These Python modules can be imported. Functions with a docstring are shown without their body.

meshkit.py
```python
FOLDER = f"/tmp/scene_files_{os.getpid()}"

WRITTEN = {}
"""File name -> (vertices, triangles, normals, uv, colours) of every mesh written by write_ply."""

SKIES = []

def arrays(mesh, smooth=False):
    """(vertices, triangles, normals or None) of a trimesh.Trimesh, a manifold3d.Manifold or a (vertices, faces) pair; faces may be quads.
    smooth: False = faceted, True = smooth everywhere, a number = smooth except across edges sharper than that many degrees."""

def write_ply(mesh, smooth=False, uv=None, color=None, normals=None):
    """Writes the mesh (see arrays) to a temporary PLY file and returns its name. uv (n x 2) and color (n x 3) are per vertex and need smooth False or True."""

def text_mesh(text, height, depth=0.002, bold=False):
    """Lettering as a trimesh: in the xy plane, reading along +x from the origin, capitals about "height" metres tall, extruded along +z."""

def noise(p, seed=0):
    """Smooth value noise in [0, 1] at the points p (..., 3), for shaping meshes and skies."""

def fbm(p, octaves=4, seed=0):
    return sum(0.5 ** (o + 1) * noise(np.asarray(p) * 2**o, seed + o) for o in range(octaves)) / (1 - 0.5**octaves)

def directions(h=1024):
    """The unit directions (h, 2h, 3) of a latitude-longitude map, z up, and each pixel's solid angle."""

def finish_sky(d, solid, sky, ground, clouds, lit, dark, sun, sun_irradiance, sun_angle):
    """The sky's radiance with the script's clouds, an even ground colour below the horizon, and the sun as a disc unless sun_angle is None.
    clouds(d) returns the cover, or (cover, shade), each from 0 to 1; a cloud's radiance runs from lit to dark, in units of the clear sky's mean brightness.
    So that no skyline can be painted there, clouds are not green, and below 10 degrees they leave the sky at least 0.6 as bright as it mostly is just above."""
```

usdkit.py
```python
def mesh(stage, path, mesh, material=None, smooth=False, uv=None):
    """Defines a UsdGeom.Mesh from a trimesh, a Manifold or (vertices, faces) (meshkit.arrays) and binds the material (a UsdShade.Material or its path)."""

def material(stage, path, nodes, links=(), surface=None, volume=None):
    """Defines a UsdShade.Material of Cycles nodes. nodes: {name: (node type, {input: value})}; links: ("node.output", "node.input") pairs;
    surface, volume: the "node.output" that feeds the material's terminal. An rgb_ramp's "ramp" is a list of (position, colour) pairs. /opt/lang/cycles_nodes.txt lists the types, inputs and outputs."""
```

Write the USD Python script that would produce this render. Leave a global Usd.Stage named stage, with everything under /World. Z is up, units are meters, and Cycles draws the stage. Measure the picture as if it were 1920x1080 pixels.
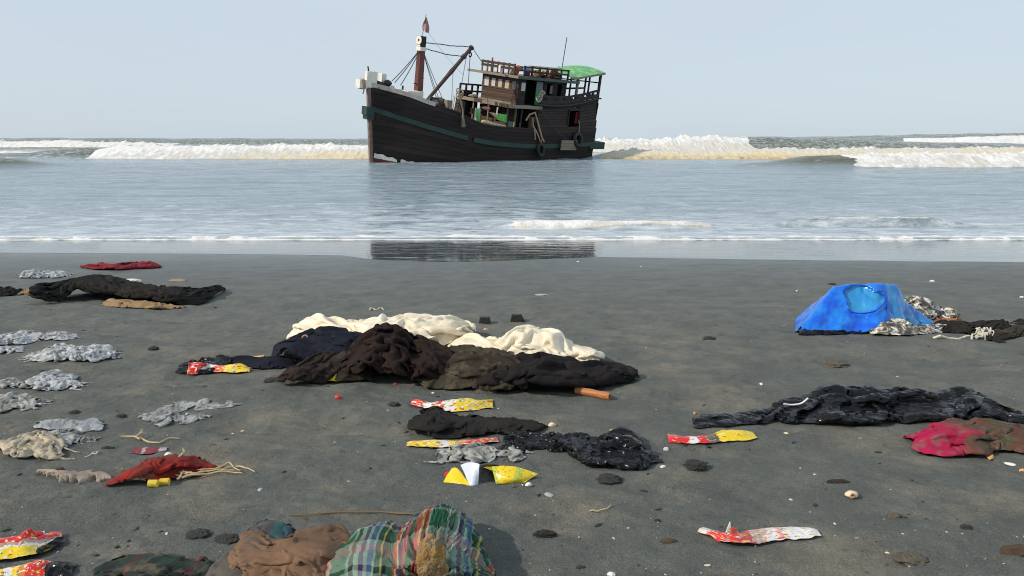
import math, random, numpy as np, trimesh, usdkit, meshkit
from scipy.ndimage import zoom, map_coordinates, gaussian_filter
from scipy.interpolate import PchipInterpolator
from pxr import Usd, UsdGeom, UsdLux, UsdShade, Gf, Sdf, Vt

stage = Usd.Stage.CreateInMemory()
UsdGeom.SetStageUpAxis(stage, 'Z')
UsdGeom.Xform.Define(stage, '/World')
UsdGeom.Scope.Define(stage, '/World/Looks')
RNG = np.random.default_rng(7)

# ---------------------------------------------------------------- camera
F, HZ, HC = 1507.0, 264.0, 1.6                      # focal length and horizon row in photo pixels, eye height over the sea
PITCH = math.atan((540 - HZ) / F)
EXPOSURE = 0.0
cam = UsdGeom.Camera.Define(stage, '/World/camera')
cam.CreateHorizontalApertureAttr(36.0); cam.CreateVerticalApertureAttr(20.25)
cam.CreateFocalLengthAttr(36.0 * F / 1920)
cam.CreateClippingRangeAttr(Gf.Vec2f(0.05, 20000.0))
cam.CreateExposureAttr(EXPOSURE)
cam.AddTranslateOp().Set(Gf.Vec3d(0, 0, HC))
cam.AddRotateXOp().Set(90.0 - math.degrees(PITCH))

# ---------------------------------------------------------------- sky and sun
SUN = np.array([-0.90, -0.40]); SUN = SUN / np.linalg.norm(SUN)
ELEV = math.radians(35)
SUNDIR = np.array([SUN[0] * math.cos(ELEV), SUN[1] * math.cos(ELEV), math.sin(ELEV)])
usdkit.material(stage, '/World/Looks/sky', {
    'sky': ('sky_texture', {'sky_type': 'single_scattering', 'sun_disc': False, 'sun_elevation': ELEV,
                            'sun_rotation': math.atan2(SUN[0], SUN[1]), 'air_density': 1.0, 'aerosol_density': 1.0}),
    'tc': ('texture_coordinate', {}), 'mp': ('mapping', {'scale': (1, 1, 3.0)}),
    'nz': ('noise_texture', {'scale': 1.6, 'detail': 5, 'roughness': .5}),
    'rp': ('rgb_ramp', {'ramp': [(0.3, (.80, .80, .80)), (.7, (.90, .90, .90))]}),
    'haze': ('color', {'value': (6.35, 7.35, 8.25)}),
    'mx': ('mix', {}),
    'bg': ('background_shader', {'strength': 0.10})},
    [('tc.generated', 'mp.vector'), ('mp.vector', 'nz.vector'), ('nz.fac', 'rp.fac'), ('rp.color', 'mx.fac'), ('sky.color', 'mx.color1'), ('haze.color', 'mx.color2'), ('mx.color', 'bg.color')],
    surface='bg.background')
dome = UsdLux.DomeLight.Define(stage, '/World/sky')
UsdShade.MaterialBindingAPI.Apply(dome.GetPrim()).Bind(UsdShade.Material.Get(stage, '/World/Looks/sky'))
dome.GetPrim().SetCustomDataByKey('kind', 'structure')
sun = UsdLux.DistantLight.Define(stage, '/World/sun')
sun.CreateIntensityAttr(1.02); sun.CreateAngleAttr(1.2); sun.CreateColorAttr(Gf.Vec3f(1.0, 0.90, 0.76))
sun.CreateNormalizeAttr(True)
_z = SUNDIR; _x = np.cross([0, 0, 1.0], _z); _x /= np.linalg.norm(_x); _y = np.cross(_z, _x)
sun.AddTransformOp().Set(Gf.Matrix4d(*_x, 0, *_y, 0, *_z, 0, 0, 0, 0, 1))

# ---------------------------------------------------------------- projecting helpers (where in the place a spot of the photo lies)
RC = np.array([[1, 0, 0], [0, math.cos(PITCH), math.sin(PITCH)], [0, -math.sin(PITCH), math.cos(PITCH)]])
CAM = np.array([0, 0, HC])
def ray(px, py):
    return RC @ np.array([(px - 960) / F, 1.0, -(py - 540) / F])
def at_sea(px, py, z=0.0):
    d = ray(px, py); return CAM + (z - HC) / d[2] * d
def project(P):
    Q = (np.asarray(P) - CAM) @ RC
    return 960 + F * Q[..., 0] / Q[..., 1], 540 - F * Q[..., 2] / Q[..., 1]

# beach relief: one height function used for the sand and for everything that lies on it
SLOPE, Y0 = 0.05, 13.15
def fb(x, y, s, o=3, seed=0):
    x, y = np.broadcast_arrays(np.asarray(x, float), np.asarray(y, float))
    return meshkit.fbm(np.stack([x * s + 131.7, y * s + 57.3, np.full(x.shape, 3.7)], -1), o, seed) - 0.5
def sstep(a, b, x):
    t = np.clip((np.asarray(x, float) - a) / (b - a), 0, 1); return t * t * (3 - 2 * t)
def macro(x, y):
    z = SLOPE * (Y0 - y)
    k = 1 - sstep(7.5, 10.5, y)
    z = z + k * (0.085 * fb(x, y * 1.3, .75, 2, 1) + 0.060 * fb(x * .7, y * 1.8, 2.4, 3, 2)) + (1 - k) * .02 * fb(x * .5, y * .6, .5, 2, 3)
    return z
GX0, GX1, GY0, GY1, GD = -12.0, 12.0, 0.6, 15.0, 0.02
_gx, _gy = np.meshgrid(np.arange(GX0, GX1, GD), np.arange(GY0, GY1, GD), indexing='ij')
GGRID = macro(_gx, _gy)
# scour: little hollows and ridges that the backwash left
_r = fb(_gx * .8, _gy * 2.2, 3.1, 4, 8)
_k8 = (1 - sstep(5.5, 9, _gy))
GGRID += _k8 * (-0.030 * np.clip(_r - .17, 0, 1) * 4 * .5 + .030 * fb(_gx, _gy * 2.0, 8, 3, 9))
def gz(x, y):
    x, y = np.broadcast_arrays(np.asarray(x, float), np.asarray(y, float))
    return map_coordinates(GGRID, [(x.ravel() - GX0) / GD, (y.ravel() - GY0) / GD], order=1, mode='nearest').reshape(x.shape)
def G(px, py, up=0.0):
    """point of the beach seen at a spot of the photo"""
    d = ray(px, py); t = 3.0
    for _ in range(60):
        P = CAM + t * d; g = float(gz(P[0], P[1])) + up
        t += 0.6 * (P[2] - g) / -d[2]
    return CAM + t * d
def over(px, py, y):
    """point at depth y on the line of sight through a spot of the photo"""
    d = ray(px, py); return CAM + y / d[1] * d

# ---------------------------------------------------------------- prims
_taken = {}
def numbered(path):
    if path not in _taken:
        _taken[path] = 0; return path
    _taken[path] += 1
    return f'{path}_{_taken[path]:03d}'
def tag(p, label=None, cat=None, group=None, kind=None):
    p = p.GetPrim() if hasattr(p, 'GetPrim') else p
    for k, v in (('label', label), ('category', cat), ('group', group), ('kind', kind)):
        if v: p.SetCustomDataByKey(k, v)
    return p
def thing(name, label, cat, loc=(0, 0, 0), group=None, matrix=None):
    x = UsdGeom.Xform.Define(stage, numbered('/World/' + name))
    if matrix is not None: x.AddTransformOp().Set(matrix)
    else: x.AddTranslateOp().Set(Gf.Vec3d(*map(float, loc)))
    x.GetPrim().SetCustomDataByKey('_at', 0); x.GetPrim().ClearCustomDataByKey('_at')
    tag(x, label, cat, group)
    return x.GetPrim()
def obj(name, mesh, mat, parent=None, uv=None, smooth=35, base=None, label=None):
    """one Mesh prim; base: its own origin (top-level) or the origin of the thing it belongs to, when the vertices are given in the world"""
    path = numbered((str(parent.GetPath()) if parent else '/World') + '/' + name)
    v, f, _ = meshkit.arrays(mesh)
    if base is not None: v = v - np.asarray(base)
    m = usdkit.mesh(stage, path, (v, f), mat, smooth=(True if uv is not None else smooth), uv=uv)
    if base is not None and not parent: UsdGeom.Xformable(m).AddTranslateOp().Set(Gf.Vec3d(*map(float, base)))
    if label: tag(m, label)
    return m.GetPrim()

# ---------------------------------------------------------------- materials
def mat(name, nodes, links, surface='p.BSDF'):
    return usdkit.material(stage, '/World/Looks/' + name, nodes, links, surface=surface)
SANDC = (.105, .100, .090)
def fabric(name, c1, c2, sand=.35, rough=.92, nscale=7, weave=700, bump=.25, sandc=SANDC, sheen=.0):
    """washed-up cloth: two tones, sand stuck to it in patches, a fine weave"""
    lo = .72 - sand * .5
    return mat(name, {
        'g': ('geometry', {}),
        'n1': ('noise_texture', {'scale': nscale, 'detail': 4, 'roughness': .6}), 'r1': ('rgb_ramp', {'ramp': [(.38, (0, 0, 0)), (.62, (1, 1, 1))]}),
        'm1': ('mix', {'color1': c1, 'color2': c2}),
        'n2': ('noise_texture', {'scale': nscale * 1.9, 'detail': 7, 'roughness': .68}), 'r2': ('rgb_ramp', {'ramp': [(lo, (0, 0, 0)), (lo + .14, (.8, .8, .8))]}),
        'm2': ('mix', {'color2': sandc}),
        'n3': ('noise_texture', {'scale': weave, 'detail': 2}), 'm3': ('mix', {'mix_type': 'multiply', 'fac': .5}), 'r3': ('rgb_ramp', {'ramp': [(.3, (.55, .55, .55)), (.65, (1.15, 1.15, 1.15))]}),
        'n4': ('noise_texture', {'scale': 55, 'detail': 4, 'roughness': .6}), 'ad': ('math', {'math_type': 'multiply_add', 'value2': .35}),
        'b': ('bump', {'strength': bump, 'distance': .006}),
        'p': ('principled_bsdf', {'roughness': rough, 'specular_ior_level': .08, 'sheen_weight': sheen})},
        [('g.position', 'n1.vector'), ('g.position', 'n2.vector'), ('g.position', 'n3.vector'), ('g.position', 'n4.vector'),
         ('n1.fac', 'r1.fac'), ('r1.color', 'm1.fac'), ('n2.fac', 'r2.fac'), ('r2.color', 'm2.fac'), ('m1.color', 'm2.color1'),
         ('m2.color', 'm3.color1'), ('n3.fac', 'r3.fac'), ('r3.color', 'm3.color2'), ('m3.color', 'p.base_color'),
         ('n3.fac', 'ad.value1'), ('n4.fac', 'ad.value3'), ('ad.value', 'b.height'), ('b.normal', 'p.normal')])
def plastic(name, c1, c2, rough=.22, bump=.5, bscale=26, sand=.12, nscale=9, spec=.6):
    lo = .74 - sand * .5
    return mat(name, {
        'g': ('geometry', {}),
        'n1': ('noise_texture', {'scale': nscale, 'detail': 3}), 'r1': ('rgb_ramp', {'ramp': [(.4, (0, 0, 0)), (.6, (1, 1, 1))]}), 'm1': ('mix', {'color1': c1, 'color2': c2}),
        'n2': ('noise_texture', {'scale': nscale * 2.2, 'detail': 7, 'roughness': .7}), 'r2': ('rgb_ramp', {'ramp': [(lo, (0, 0, 0)), (lo + .08, (.75, .75, .75))]}), 'm2': ('mix', {'color2': SANDC}),
        'rr': ('rgb_ramp', {'ramp': [(lo, (rough,) * 3), (lo + .1, (.8, .8, .8))]}),
        'n4': ('noise_texture', {'scale': bscale, 'detail': 4, 'roughness': .55, 'distortion': 1.2}), 'b': ('bump', {'strength': bump, 'distance': .012}),
        'p': ('principled_bsdf', {'specular_ior_level': spec})},
        [('g.position', 'n1.vector'), ('g.position', 'n2.vector'), ('g.position', 'n4.vector'), ('n1.fac', 'r1.fac'), ('r1.color', 'm1.fac'), ('m1.color', 'm2.color1'),
         ('n2.fac', 'r2.fac'), ('r2.color', 'm2.fac'), ('n2.fac', 'rr.fac'), ('rr.color', 'p.roughness'), ('m2.color', 'p.base_color'), ('n4.fac', 'b.height'), ('b.normal', 'p.normal')])
def plain(name, c, rough=.7, metallic=0.0, var=.25, scale=12, bump=.2, bscale=40, stretch=(1, 1, 1), spec=.4, obj_space=False):
    """a surface of one colour with some wear"""
    return mat(name, {
        'g': ('texture_coordinate', {}) if obj_space else ('geometry', {}), 'mp': ('mapping', {'scale': stretch}),
        'n': ('noise_texture', {'scale': scale, 'detail': 6, 'roughness': .65}),
        'r': ('rgb_ramp', {'ramp': [(.25, tuple(x * (1 - var) for x in c)), (.5, c), (.78, tuple(min(1, x * (1 + var)) for x in c))]}),
        'n2': ('noise_texture', {'scale': bscale, 'detail': 5, 'roughness': .6}), 'b': ('bump', {'strength': bump, 'distance': .02}),
        'p': ('principled_bsdf', {'roughness': rough, 'metallic': metallic, 'specular_ior_level': spec})},
        [(('g.object' if obj_space else 'g.position'), 'mp.vector'), ('mp.vector', 'n.vector'), ('mp.vector', 'n2.vector'), ('n.fac', 'r.fac'), ('r.color', 'p.base_color'), ('n2.fac', 'b.height'), ('b.normal', 'p.normal')])

# ---------------------------------------------------------------- the beach
S = mat('wet_sand', {
    'g': ('geometry', {}), 'sp': ('separate_xyz', {}),
    'mp': ('mapping', {'scale': (.9, 1.15, 1)}), 'n1': ('noise_texture', {'scale': 1.9, 'detail': 9, 'roughness': .70}), 'r1': ('rgb_ramp', {'ramp': [(.50, (0, 0, 0)), (.60, (1, 1, 1))]}),
    'near': ('map_range', {'from_min': 7.0, 'from_max': 3.0, 'to_min': 0.0, 'to_max': 1.0, 'clamp': True}), 'k': ('math', {'math_type': 'multiply'}),
    'm1': ('mix', {'color1': (.090, .097, .093), 'color2': (.138, .131, .112)}),
    'n2': ('noise_texture', {'scale': 210, 'detail': 3, 'roughness': .8}), 'r2': ('rgb_ramp', {'ramp': [(.30, (.55, .55, .55)), (.5, (1, 1, 1)), (.70, (1.65, 1.6, 1.5))]}),
    'm2': ('mix', {'mix_type': 'multiply', 'fac': 1.0}),
    'n3': ('noise_texture', {'scale': 5.5, 'detail': 6, 'roughness': .6}), 'r3': ('rgb_ramp', {'ramp': [(.3, (.76, .78, .80)), (.7, (1.24, 1.22, 1.15))]}), 'm3': ('mix', {'mix_type': 'multiply', 'fac': 1.0}),
    'dk': ('noise_texture', {'scale': 34, 'detail': 3, 'roughness': .6}), 'rdk': ('rgb_ramp', {'ramp': [(.70, (1, 1, 1)), (.76, (.35, .33, .3))]}), 'm4': ('mix', {'mix_type': 'multiply', 'fac': .8}),
    'yn': ('math', {'math_type': 'multiply_add', 'value2': 2.6}),
    'wet': ('map_range', {'from_min': 5.5, 'from_max': 13.0, 'to_min': .88, 'to_max': .20, 'clamp': True}),
    'wd': ('map_range', {'from_min': 7.0, 'from_max': 12.2, 'to_min': 1.0, 'to_max': .72, 'clamp': True}), 'm5': ('mix', {'mix_type': 'multiply', 'fac': 1.0}),
    'n4': ('noise_texture', {'scale': 160, 'detail': 4, 'roughness': .75}), 'n5': ('noise_texture', {'scale': 14, 'detail': 5, 'roughness': .6}), 'ad': ('math', {'math_type': 'multiply_add', 'value2': .30}),
    'bs': ('map_range', {'from_min': 3.0, 'from_max': 10.0, 'to_min': 1.0, 'to_max': .06, 'clamp': True}),
    'b': ('bump', {'distance': .018}),
    'p': ('principled_bsdf', {'specular_ior_level': .35})},
    [('g.position', 'sp.vector'), ('g.position', 'mp.vector'), ('mp.vector', 'n1.vector'), ('n1.fac', 'r1.fac'), ('sp.y', 'near.value'), ('r1.color', 'k.value1'), ('near.result', 'k.value2'), ('k.value', 'm1.fac'),
     ('g.position', 'n2.vector'), ('n2.fac', 'r2.fac'), ('m1.color', 'm2.color1'), ('r2.color', 'm2.color2'),
     ('g.position', 'n3.vector'), ('n3.fac', 'r3.fac'), ('m2.color', 'm3.color1'), ('r3.color', 'm3.color2'),
     ('g.position', 'dk.vector'), ('dk.fac', 'rdk.fac'), ('m3.color', 'm4.color1'), ('rdk.color', 'm4.color2'),
     ('n1.fac', 'yn.value1'), ('sp.y', 'yn.value3'), ('yn.value', 'wet.value'), ('wet.result', 'p.roughness'), ('sp.y', 'wd.value'), ('m4.color', 'm5.color1'), ('wd.result', 'm5.color2'), ('m5.color', 'p.base_color'),
     ('g.position', 'n4.vector'), ('g.position', 'n5.vector'), ('n4.fac', 'ad.value1'), ('n5.fac', 'ad.value3'), ('ad.value', 'b.height'), ('sp.y', 'bs.value'), ('bs.result', 'b.strength'), ('b.normal', 'p.normal')])
def grid_faces(nu, nv):
    i = np.arange(nu * nv).reshape(nu, nv)
    a, b, c, d = i[:-1, :-1], i[1:, :-1], i[1:, 1:], i[:-1, 1:]
    return np.concatenate([np.stack([a, b, c], -1).reshape(-1, 3), np.stack([a, c, d], -1).reshape(-1, 3)])
# inner sheet with relief, fan shaped so that its cells stay in proportion, going on flat to either side, behind, and under the sea
_s = np.concatenate([[-60, -25, -9, -4, -2, -1.3], np.linspace(-.9, .9, 560), [1.3, 2, 4, 9, 25, 60]])
_y = np.concatenate([[-300, -60, -15, -4, 0.2, .8], np.geomspace(1.25, 14.5, 640), [18, 25, 40, 120, 600]])
SS, YY = np.meshgrid(_s, _y, indexing='ij')
XX = SS * np.maximum(np.abs(YY) * .82 + .35, 1.2)
ZZ = gz(XX, np.clip(YY, GY0, GY1 - .1))
ins = (np.abs(XX) < 11.5) & (YY > .7) & (YY < 14.9)
base_z = np.where(YY > 14.0, SLOPE * (Y0 - 14.0) - (YY - 14.0) * .03, np.where(YY < 1, SLOPE * (Y0 - 1) + np.minimum(1 - YY, 30) * .02, SLOPE * (Y0 - YY)))
base_z = np.maximum(base_z, -3)
near = (YY > 1) & (YY < 9) & (np.abs(SS) < .95)
fine = np.zeros_like(ZZ)
_lump = np.clip(fb(XX[near] * .55, YY[near] * 1.5, 1.5, 4, 31) + .02, 0, 1)            # drier crusted patches
fine[near] = (1 - sstep(5, 9, YY[near])) * (.015 * fb(XX[near], YY[near] * 1.4, 24, 3, 11) + .035 * _lump * (fb(XX[near], YY[near], 70, 2, 12) + .3) * .5)
ZZ = np.where(ins, ZZ + fine, base_z)
beach = obj('beach', (np.stack([XX, YY, ZZ], -1).reshape(-1, 3), grid_faces(len(_s), len(_y))), S, smooth=True)
tag(beach, kind='structure')

# ---------------------------------------------------------------- the sea
RIDGES = []
def ridge(x0, yc, pts, wf, wb, bend=0.0, seed=0):
    """a long wave: crest at y = yc, height given by (x, height) pairs, steep on the shore side"""
    xs, hs = zip(*pts); RIDGES.append((yc, np.array(xs, float), np.array(hs, float), wf, wb, bend, seed))
def crest_y(r, x):
    return r[0] + r[5] * x + 2.2 * fb(x, 0 * x, .09, 2, r[6] + 40)
def crest_h(r, x):
    return np.interp(x, r[1], r[2]) * (1 + .25 * fb(x, 0 * x, .22, 3, r[6] + 60))
def sea_z(x, y):
    x, y = np.broadcast_arrays(np.asarray(x, float), np.asarray(y, float))
    z = np.zeros(x.shape)
    for r in RIDGES:
        t = y - crest_y(r, x)
        z = z + crest_h(r, x) * np.where(t < 0, np.exp(-(t / r[3]) ** 2), np.exp(-(t / r[4]) ** 2))
    far = sstep(60, 110, y)
    z = z + far * (.8 * fb(x * .35, y, .045, 2, 21)) + sstep(20, 50, y) * .16 * fb(x * .5, y, .30, 3, 22) + (.24 * (.2 - np.abs(fb(x * .30, y, .55, 3, 23))) + .10 * (.2 - np.abs(fb(x * .35, y, 1.7, 2, 24))) + .05 * fb(x * .4, y, 2.3, 3, 25)) * sstep(14, 20, y) * (1 - .75 * sstep(60, 100, y))
    return z
ridge(0, 71, [(-70, .5), (-42, .55), (-37, 1.0), (-10, 1.12), (-4, 1.05), (2, .4), (6, .0)], 2.2, 6, seed=1)
ridge(0, 72, [(6, 0), (9, .62), (14, .72), (26, .70), (45, .8), (80, .8)], 2.2, 5, seed=2)
ridge(0, 49.5, [(12.5, 0), (16, .3), (18, .62), (21, .68), (30, .74), (45, .72), (60, .5)], 1.6, 4, seed=3)
ridge(0, 108, [(4, 0), (10, 1.4), (22, 1.65), (32, 2.1), (42, 2.0), (52, 1.5), (70, 1.2), (100, 1)], 4.5, 9, seed=4)
ridge(0, 47.5, [(-45, .75), (-33, .65), (-29.5, .5), (-27, .1), (-25, 0)], 1.4, 4, seed=5)
ridge(0, 128, [(-140, 1.2), (-70, 1.3), (-55, 1.0), (-20, 1.0), (0, .6), (20, .2)], 4, 9, seed=6)
ridge(0, 185, [(-200, 2.0), (-60, 2.2), (-10, 2.1), (30, 1.9), (60, 1.7), (85, 2.5), (110, 3.2), (150, 3.3), (200, 2.5)], 6, 14, seed=7)
ridge(0, 270, [(-250, 2.2), (0, 2.0), (60, 2.0), (150, 4.0), (200, 4.0), (300, 3)], 8, 20, seed=8)
ridge(0, 15.2, [(-.6, 0), (0, .10), (1.5, .11), (3.2, .10), (3.9, .05), (4.3, 0)], .22, .6, seed=9)
ridge(0, 15.1, [(4.9, 0), (5.4, .14), (6.8, .17), (8.0, .16), (8.5, .07), (8.9, 0)], .10, .5, seed=10)
WATER = mat('sea_water', {
    'g': ('geometry', {}), 'sp': ('separate_xyz', {}),
    'm1': ('mapping', {'scale': (.32, 1.0, 1.0)}), 'n1': ('noise_texture', {'scale': 2.6, 'detail': 6, 'roughness': .58, 'distortion': .4}),
    'm2': ('mapping', {'scale': (.3, 1.0, 1.0)}), 'n2': ('noise_texture', {'scale': .55, 'detail': 4, 'roughness': .55}),
    'ad': ('math', {'math_type': 'multiply_add', 'value2': .45}), 'by': ('map_range', {'from_min': 45.0, 'from_max': 95.0, 'to_min': 1.0, 'to_max': .12, 'clamp': True}), 'b': ('bump', {'distance': .42}),
    'mf': ('mapping', {'scale': (.55, 1.0, 1.0)}), 'nf': ('noise_texture', {'scale': 2.6, 'detail': 8, 'roughness': .68, 'distortion': .9}),
    'nr': ('map_range', {'from_min': 26.0, 'from_max': 13.6, 'to_min': 0, 'to_max': .34, 'clamp': True}), 'fa': ('math', {'math_type': 'add'}), 'n2a': ('map_range', {'from_min': 36.0, 'from_max': 62.0, 'to_min': 0, 'to_max': .21, 'clamp': True}), 'fa2': ('math', {'math_type': 'add'}),
    'rf': ('rgb_ramp', {'ramp': [(.68, (0, 0, 0)), (.80, (.55, .55, .55)), (.92, (1, 1, 1))]}),
    'cw': ('mix', {'color1': (.205, .262, .305), 'color2': (.50, .545, .60)}),
    'rz': ('map_range', {'from_min': .07, 'from_max': .40, 'to_min': 0, 'to_max': 1, 'clamp': True}), 'cg': ('mix', {'color2': (.085, .090, .058)}),
    'rr': ('map_range', {'from_min': 0, 'from_max': 1, 'to_min': .0, 'to_max': .4, 'clamp': True}), 'ry': ('map_range', {'from_min': 14.0, 'from_max': 40.0, 'to_min': .06, 'to_max': .13, 'clamp': True}), 'ra': ('math', {'math_type': 'add'}),
    'p': ('principled_bsdf', {'ior': 1.33, 'specular_ior_level': .5})},
    [('g.position', 'sp.vector'), ('g.position', 'm1.vector'), ('m1.vector', 'n1.vector'), ('g.position', 'm2.vector'), ('m2.vector', 'n2.vector'), ('n1.fac', 'ad.value1'), ('n2.fac', 'ad.value3'),
     ('ad.value', 'b.height'), ('sp.y', 'by.value'), ('by.result', 'b.strength'), ('b.normal', 'p.normal'), ('g.position', 'mf.vector'), ('mf.vector', 'nf.vector'), ('sp.y', 'nr.value'), ('nf.fac', 'fa.value1'), ('nr.result', 'fa.value2'), ('sp.y', 'n2a.value'), ('fa.value', 'fa2.value1'), ('n2a.result', 'fa2.value2'), ('fa2.value', 'rf.fac'),
     ('sp.z', 'rz.value'), ('rz.result', 'cg.fac'), ('cg.color', 'cw.color1'), ('rf.color', 'cw.fac'), ('cw.color', 'p.base_color'), ('rf.color', 'rr.value'), ('rr.result', 'ra.value1'), ('sp.y', 'ry.value'), ('ry.result', 'ra.value2'), ('ra.value', 'p.roughness')])
# give the clear water its own colour under the green of the steep faces
UsdShade.Shader.Get(stage, '/World/Looks/sea_water/cg').CreateInput('color1', Sdf.ValueTypeNames.Float3).Set(Gf.Vec3f(.205, .262, .305))
_front = lambda x: Y0 - .12 + .16 * fb(x, 0 * x, .55, 3, 71) + .05 * fb(x, 0 * x, 2.6, 2, 72)
_s = np.concatenate([[-30, -10, -4, -2, -1.2], np.linspace(-.8, .8, 640), [1.2, 2, 4, 10, 30]])
_q = np.concatenate([np.linspace(0, 3.2, 55)[:-1], np.geomspace(3.2, 38, 330)[:-1], np.linspace(38, 120, 330)[:-1], np.geomspace(120, 400, 120)[:-1], np.geomspace(400, 9000, 25)])
SS, QQ = np.meshgrid(_s, _q, indexing='ij')
XX = SS * (QQ + 14.0)
YY = _front(XX) + QQ
ZZ = sea_z(XX, YY) + np.where(QQ < .9, (.9 - QQ) * SLOPE + .006, 0.006) - np.where(QQ < .02, .02, 0)
sea = obj('sea', (np.stack([XX, YY, ZZ], -1).reshape(-1, 3), grid_faces(len(_s), len(_q))), WATER, smooth=True)
tag(sea, kind='structure')

# the thin sheet of backwash that mirrors the sky and the boat
FILM = mat('backwash_film', {
    'g': ('geometry', {}), 'm1': ('mapping', {'scale': (.22, 1.0, 1.0)}), 'n1': ('noise_texture', {'scale': 5.0, 'detail': 4, 'roughness': .5, 'distortion': .3}),
    'b': ('bump', {'strength': .34, 'distance': .02}),
    'p': ('principled_bsdf', {'base_color': (.05, .053, .055), 'roughness': .03, 'ior': 1.45})},
    [('g.position', 'm1.vector'), ('m1.vector', 'n1.vector'), ('n1.fac', 'b.height'), ('b.normal', 'p.normal')])
_ep = [(0, 474), (250, 475), (500, 477), (640, 479), (700, 487), (780, 490), (870, 491), (940, 489), (1010, 486), (1130, 482), (1300, 485), (1600, 489), (1920, 492)]
_ex = np.array([G(*p)[0] for p in _ep]); _ey = np.array([G(*p)[1] for p in _ep])
def film_edge(x):
    return np.interp(x, _ex, _ey) + .05 * fb(x, 0 * x, 2.2, 3, 81)
_s = np.concatenate([[-60, -30, -14], np.linspace(-9.5, 9.5, 700), [14, 30, 60]])
_v = np.linspace(0, 1, 40)
XX, VV = np.meshgrid(_s, _v, indexing='ij')
YY = film_edge(XX) * (1 - VV) + (_front(XX) + .12) * VV
ZZ = np.where(np.abs(XX) < 11.5, gz(np.clip(XX, -11.5, 11.5), YY), SLOPE * (Y0 - YY)) + .004 * np.minimum(1, VV * 8) + .001
film = obj('backwash_film', (np.stack([XX, YY, ZZ], -1).reshape(-1, 3), grid_faces(len(_s), len(_v))), FILM, smooth=True)
tag(film, kind='structure')

# foam
FOAM = mat('foam', {
    'g': ('geometry', {}), 'at': ('attribute', {'attribute': 'st'}), 'su': ('separate_xyz', {}),
    'mpf': ('mapping', {'scale': (1.0, .45, .45)}), 'n': ('noise_texture', {'scale': 1.9, 'detail': 8, 'roughness': .72}), 'a': ('math', {'math_type': 'add'}), 's': ('math', {'math_type': 'multiply_add', 'value2': 1.7, 'value3': -.93}),
    'r': ('rgb_ramp', {'ramp': [(.0, (.66, .66, .655)), (.22, (.50, .50, .48)), (.45, (.58, .53, .42)), (.85, (.56, .44, .26)), (1.0, (.40, .31, .18))]}),
    'n2': ('noise_texture', {'scale': 5, 'detail': 6, 'roughness': .7}), 'b': ('bump', {'strength': .15, 'distance': .08}),
    'p': ('principled_bsdf', {'roughness': .75, 'specular_ior_level': .3, 'subsurface_weight': .0})},
    [('at.vector', 'su.vector'), ('g.position', 'mpf.vector'), ('mpf.vector', 'n.vector'), ('n.fac', 's.value1'), ('s.value', 'a.value1'), ('su.x', 'a.value2'), ('a.value', 'r.fac'), ('r.color', 'p.base_color'),
     ('g.position', 'n2.vector'), ('n2.fac', 'b.height'), ('b.normal', 'p.normal')])
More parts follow.
